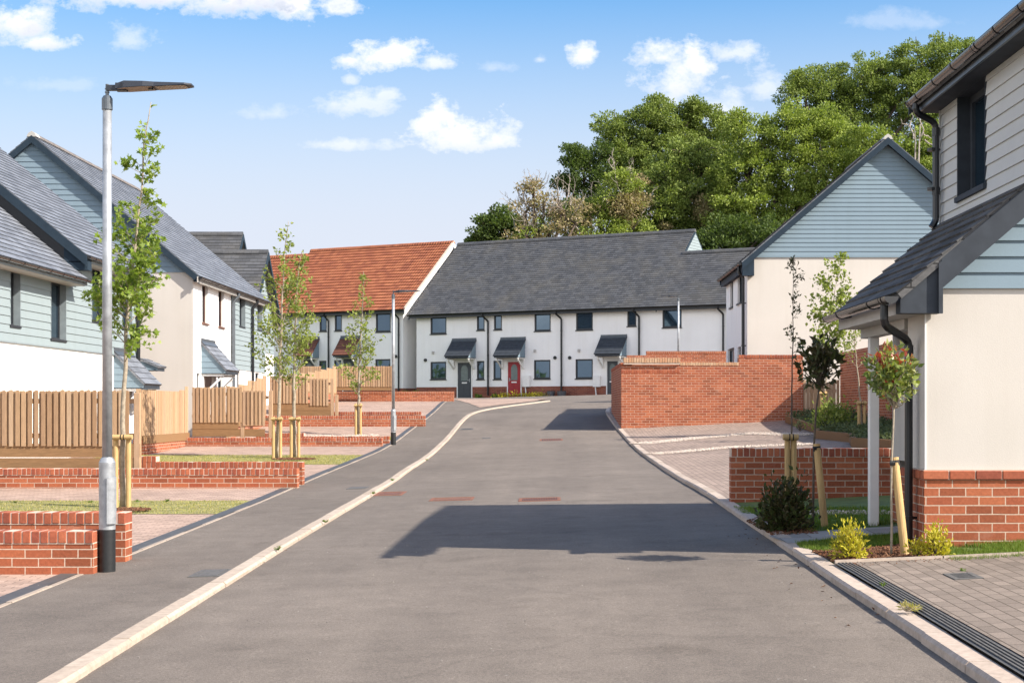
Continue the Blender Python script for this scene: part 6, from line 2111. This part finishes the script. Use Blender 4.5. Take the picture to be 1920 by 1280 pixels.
# ------------------------------------------------------------------ the wood on the hill
def big_tree(label, Y, lobes, mat, seed, leaf=.2, dens=1.1, trunk=None, name='woodland_tree', accent=None, limbs=10, bare=0, lpc=80, squash=.8):
    """lobes = [(px, py, radius px)]; every lobe carries leaf clumps over its surface and inside"""
    rr = random.Random(seed)
    base = P(trunk if trunk else lobes[0][0], 700, Y); base.z = G(base.x, base.y) - .3
    h = empty(name, tuple(base), label, 'tree', 'trees of the wood behind the terrace')
    tr, cr, ac = MB(), MB(), MB()
    cents = []
    for (px, py, rp) in lobes:
        c = P(px, py, Y); r = rp * Y / F
        c.y += rr.uniform(-.35, .35) * r
        cents.append((c, r))
    top = max(c.z for c, r in cents)
    fork = base + Zv * ((top - base.z) * .35)
    tr.tube([base, base.lerp(fork, .5) + rdir(rr) * .2, fork], [.42, .34, .28], 9)
    for (c, r) in cents:
        m = fork.lerp(c, .5) + rdir(rr) * .6
        tr.tube([fork, m, c, c + rdir(rr, .6) * r * .8], [.22, .15, .09, .03], 6, caps=False)
        for k in range(limbs // 3):
            e = c + rdir(rr, .3) * r * rr.uniform(.7, 1.0)
            tr.tube([c, c.lerp(e, .5) + rdir(rr) * .25, e], [.07, .045, .02], 5, caps=False)
        ncl = int(22 * dens * r * r / 2.2) + 8
        for k in range(ncl):
            d = rdir(rr, .15)
            q = rr.random() ** .31
            bump_ = 1 + .34 * noise.noise(d * 2.9 + Vector((seed, 0, c.x)))
            p = c + Vector((d.x * r, d.y * r, d.z * r * squash)) * (q * bump_)
            cs = rr.uniform(.34, .74)
            tgt = cr
            if accent and noise.noise(p * .45 + Vector((seed * 3.1, 0, 0))) > accent[1]: tgt = ac
            for j in range(int(lpc * (cs / .5) ** 2)):
                v = rdir(rr); o = v * cs * rr.random() ** .45; o.z *= .62
                dd = (v * .6 + d * .4 + rdir(rr) * .7).normalized()
                s_ = leaf * rr.uniform(.6, 1.2)
                tgt.leaf(p + o, dd, rdir(rr), s_, s_ * .62, .12)
    tr.build('trunk', M['bark_dark'], h, smooth=True)
    if bare:
        bt = MB()
        for k in range(bare):
            c, r = cents[rr.randrange(len(cents))]
            p = c + rdir(rr, .4) * r * .4
            dv = rdir(rr, 1.2); pts = [p]
            for j in range(7):
                dv = (dv + rdir(rr) * .28 + Zv * .08).normalized(); pts.append(pts[-1] + dv * r * .17)
                if rr.random() < .8:
                    e = pts[-1] + (dv + rdir(rr) * .9).normalized() * r * .3
                    bt.tube([pts[-1], pts[-1].lerp(e, .5) + rdir(rr) * .06, e], [.022, .016, .008], 4, caps=False)
            bt.tube(pts, [.04 - .0048 * j for j in range(8)], 5, caps=False)
        bt.build('bare_branches', M['bark_dead'], h)
    if cr.v: cr.build('crown', M[mat], h)
    if ac.v: ac.build('brown_leaves', M[accent[0]], h)
    return h


big_tree('small dark bushy tree at the left end of the wood', 108, [(915, 430, 30), (940, 415, 30), (905, 455, 22), (955, 440, 34), (925, 468, 30)], 'leaf_deep', 1, leaf=.25)
big_tree('bronze half-bare tree with pale twigs, left part of the wood', 103, [(985, 395, 36), (1020, 400, 44), (1055, 395, 44), (1080, 420, 40), (1030, 440, 50), (985, 440, 40), (1000, 360, 28)], 'leaf_bronze', 2, leaf=.2, dens=.3, bare=70, lpc=40, accent=('leaf_bright', .38))
big_tree('dark green tree behind the bronze one', 116, [(1075, 300, 34), (1095, 335, 44), (1060, 345, 24), (1125, 300, 44), (1110, 380, 50), (1060, 420, 46)], 'leaf_deep', 3)
big_tree('yellowing tree with dead upper branches, between bronze tree and big oak', 104, [(1165, 350, 42), (1150, 390, 50), (1185, 400, 46), (1140, 430, 52), (1180, 440, 44), (1120, 400, 36)], 'leaf_bright', 4, dens=.7, bare=26, accent=('leaf_bronze', -.02))
big_tree('broad dark oak crowning the left half of the wood', 118, [(1165, 250, 52), (1215, 235, 58), (1270, 235, 60), (1320, 240, 58), (1355, 265, 50), (1240, 290, 70), (1170, 300, 50), (1310, 300, 60), (1200, 330, 60), (1300, 205, 24), (1230, 204, 24)], 'leaf_oak', 5)
big_tree('sunlit oak with a browned top, in front of the broad dark oak', 106, [(1250, 335, 52), (1300, 330, 56), (1350, 340, 60), (1290, 390, 66), (1240, 400, 56), (1350, 410, 66), (1300, 450, 60), (1230, 445, 44), (1275, 290, 36), (1320, 285, 30)], 'leaf_oak', 6, accent=('leaf_bronze', .34), bare=5)
big_tree('bright spring-green oak, largest of the wood, left of the blue gable', 104, [(1420, 265, 54), (1475, 245, 52), (1525, 240, 54), (1565, 265, 48), (1400, 330, 66), (1470, 320, 74), (1540, 325, 70), (1440, 400, 74), (1380, 400, 56), (1520, 400, 70), (1420, 455, 56), (1590, 300, 36), (1385, 235, 30), (1600, 350, 40)], 'leaf_bright', 7)
big_tree('tall oak rising highest behind the bright green one', 122, [(1510, 185, 52), (1560, 160, 50), (1615, 150, 56), (1670, 145, 58), (1725, 125, 56), (1780, 110, 48), (1640, 210, 70), (1710, 205, 70), (1580, 225, 56), (1770, 190, 66), (1820, 110, 36), (1820, 180, 60), (1490, 160, 26)], 'leaf_oak', 8)
big_tree('lower green tree between the blue gable and the near house', 100, [(1620, 270, 44), (1670, 290, 46), (1715, 280, 44), (1740, 320, 44), (1690, 340, 50), (1760, 260, 40), (1640, 330, 40), (1780, 330, 50)], 'leaf_bright', 9)
big_tree('shaded dark trees low behind the slate roofs right of the terrace', 100, [(1340, 470, 46), (1400, 470, 46), (1290, 470, 40), (1450, 450, 50), (1240, 470, 36), (1370, 440, 50)], 'leaf_deep', 10)
# bleached dead tree by the near gutter
rr = random.Random(12)
h = empty('dead_tree', tuple(P(1717, 420, 92)), 'bleached dead tree with bare crooked branches, next to the near gutter', 'tree', 'trees of the wood behind the terrace')
tr = MB()
for path in ([(1716, 420), (1717, 330), (1716, 285), (1714, 240)], [(1722, 420), (1723, 320), (1722, 270), (1725, 235)], [(1714, 260), (1706, 235), (1712, 215), (1700, 200)], [(1722, 262), (1732, 245), (1722, 215), (1716, 198), (1722, 188)],
             [(1730, 250), (1745, 260), (1752, 255)], [(1728, 212), (1740, 225), (1748, 222)], [(1706, 236), (1692, 232), (1688, 222)], [(1735, 262), (1750, 275), (1760, 290)]):
    pts = smooth_line([P(px, py, 92 + rr.uniform(-.6, .6)) for px, py in path], 1) if False else resample([P(px, py, 92 + rr.uniform(-.5, .5)) for px, py in path], 9)
    r0 = .11 if path[0][1] > 400 else .05
    tr.tube([p + rdir(rr) * .05 for p in pts], [r0 * (1 - .75 * i / 8) for i in range(9)], 6)
tr.build('trunk', M['bark_dead'], h)

# unseen wood added far left to give the terrace windows trees to mirror
rr = random.Random(77); wd = MB()
for k in range(70):
    c = Vector((rr.uniform(-96, -74), rr.uniform(-70, 78), 0)); c.z = G(c.x, c.y) + rr.uniform(1.0, 4.2)
    r = rr.uniform(2.0, 3.4)
    for j in range(120):
        d = rdir(rr, .1); wd.leaf(c + d * r * rr.random() ** .4, (d + rdir(rr)).normalized(), rdir(rr), rr.uniform(.6, 1.2), .6)
o = wd.build('woodland', M['leaf_oak']); o['kind'] = 'stuff'; o['label'] = 'unseen belt of woodland added beyond the left houses for window reflections'; o['category'] = 'woodland'

# grit and small litter on the tarmac
bits('grit', [(-2.6, 8.2), (2.0, 8.2), (2.0, 15), (-2.6, 15)], 130, .007, .001, 'grit', 91, .6, label='scattered grit on the near tarmac')
bits('grit', [(-4.6, 9.5), (-3.1, 9.5), (-3.1, 20), (-4.2, 20)], 50, .007, .038, 'grit', 92, .6, label='scattered grit on the left pavement')
rr = random.Random(93); lt = MB()
for k in range(70):
    x, y = (rr.uniform(1.7, 2.08), rr.uniform(9, 16)) if k % 2 else (rr.uniform(-3.0, -2.6), rr.uniform(9, 24))
    lt.leaf(Vector((x, y, G(x, y) + .006)), Vector((rr.uniform(-1, 1), rr.uniform(-1, 1), .12)), Zv, rr.uniform(.02, .045), .018, .3)
o = lt.build('leaf_litter', M['mulch']); o['kind'] = 'stuff'; o['label'] = 'small dry leaves lying along the kerbs'; o['category'] = 'leaf litter'
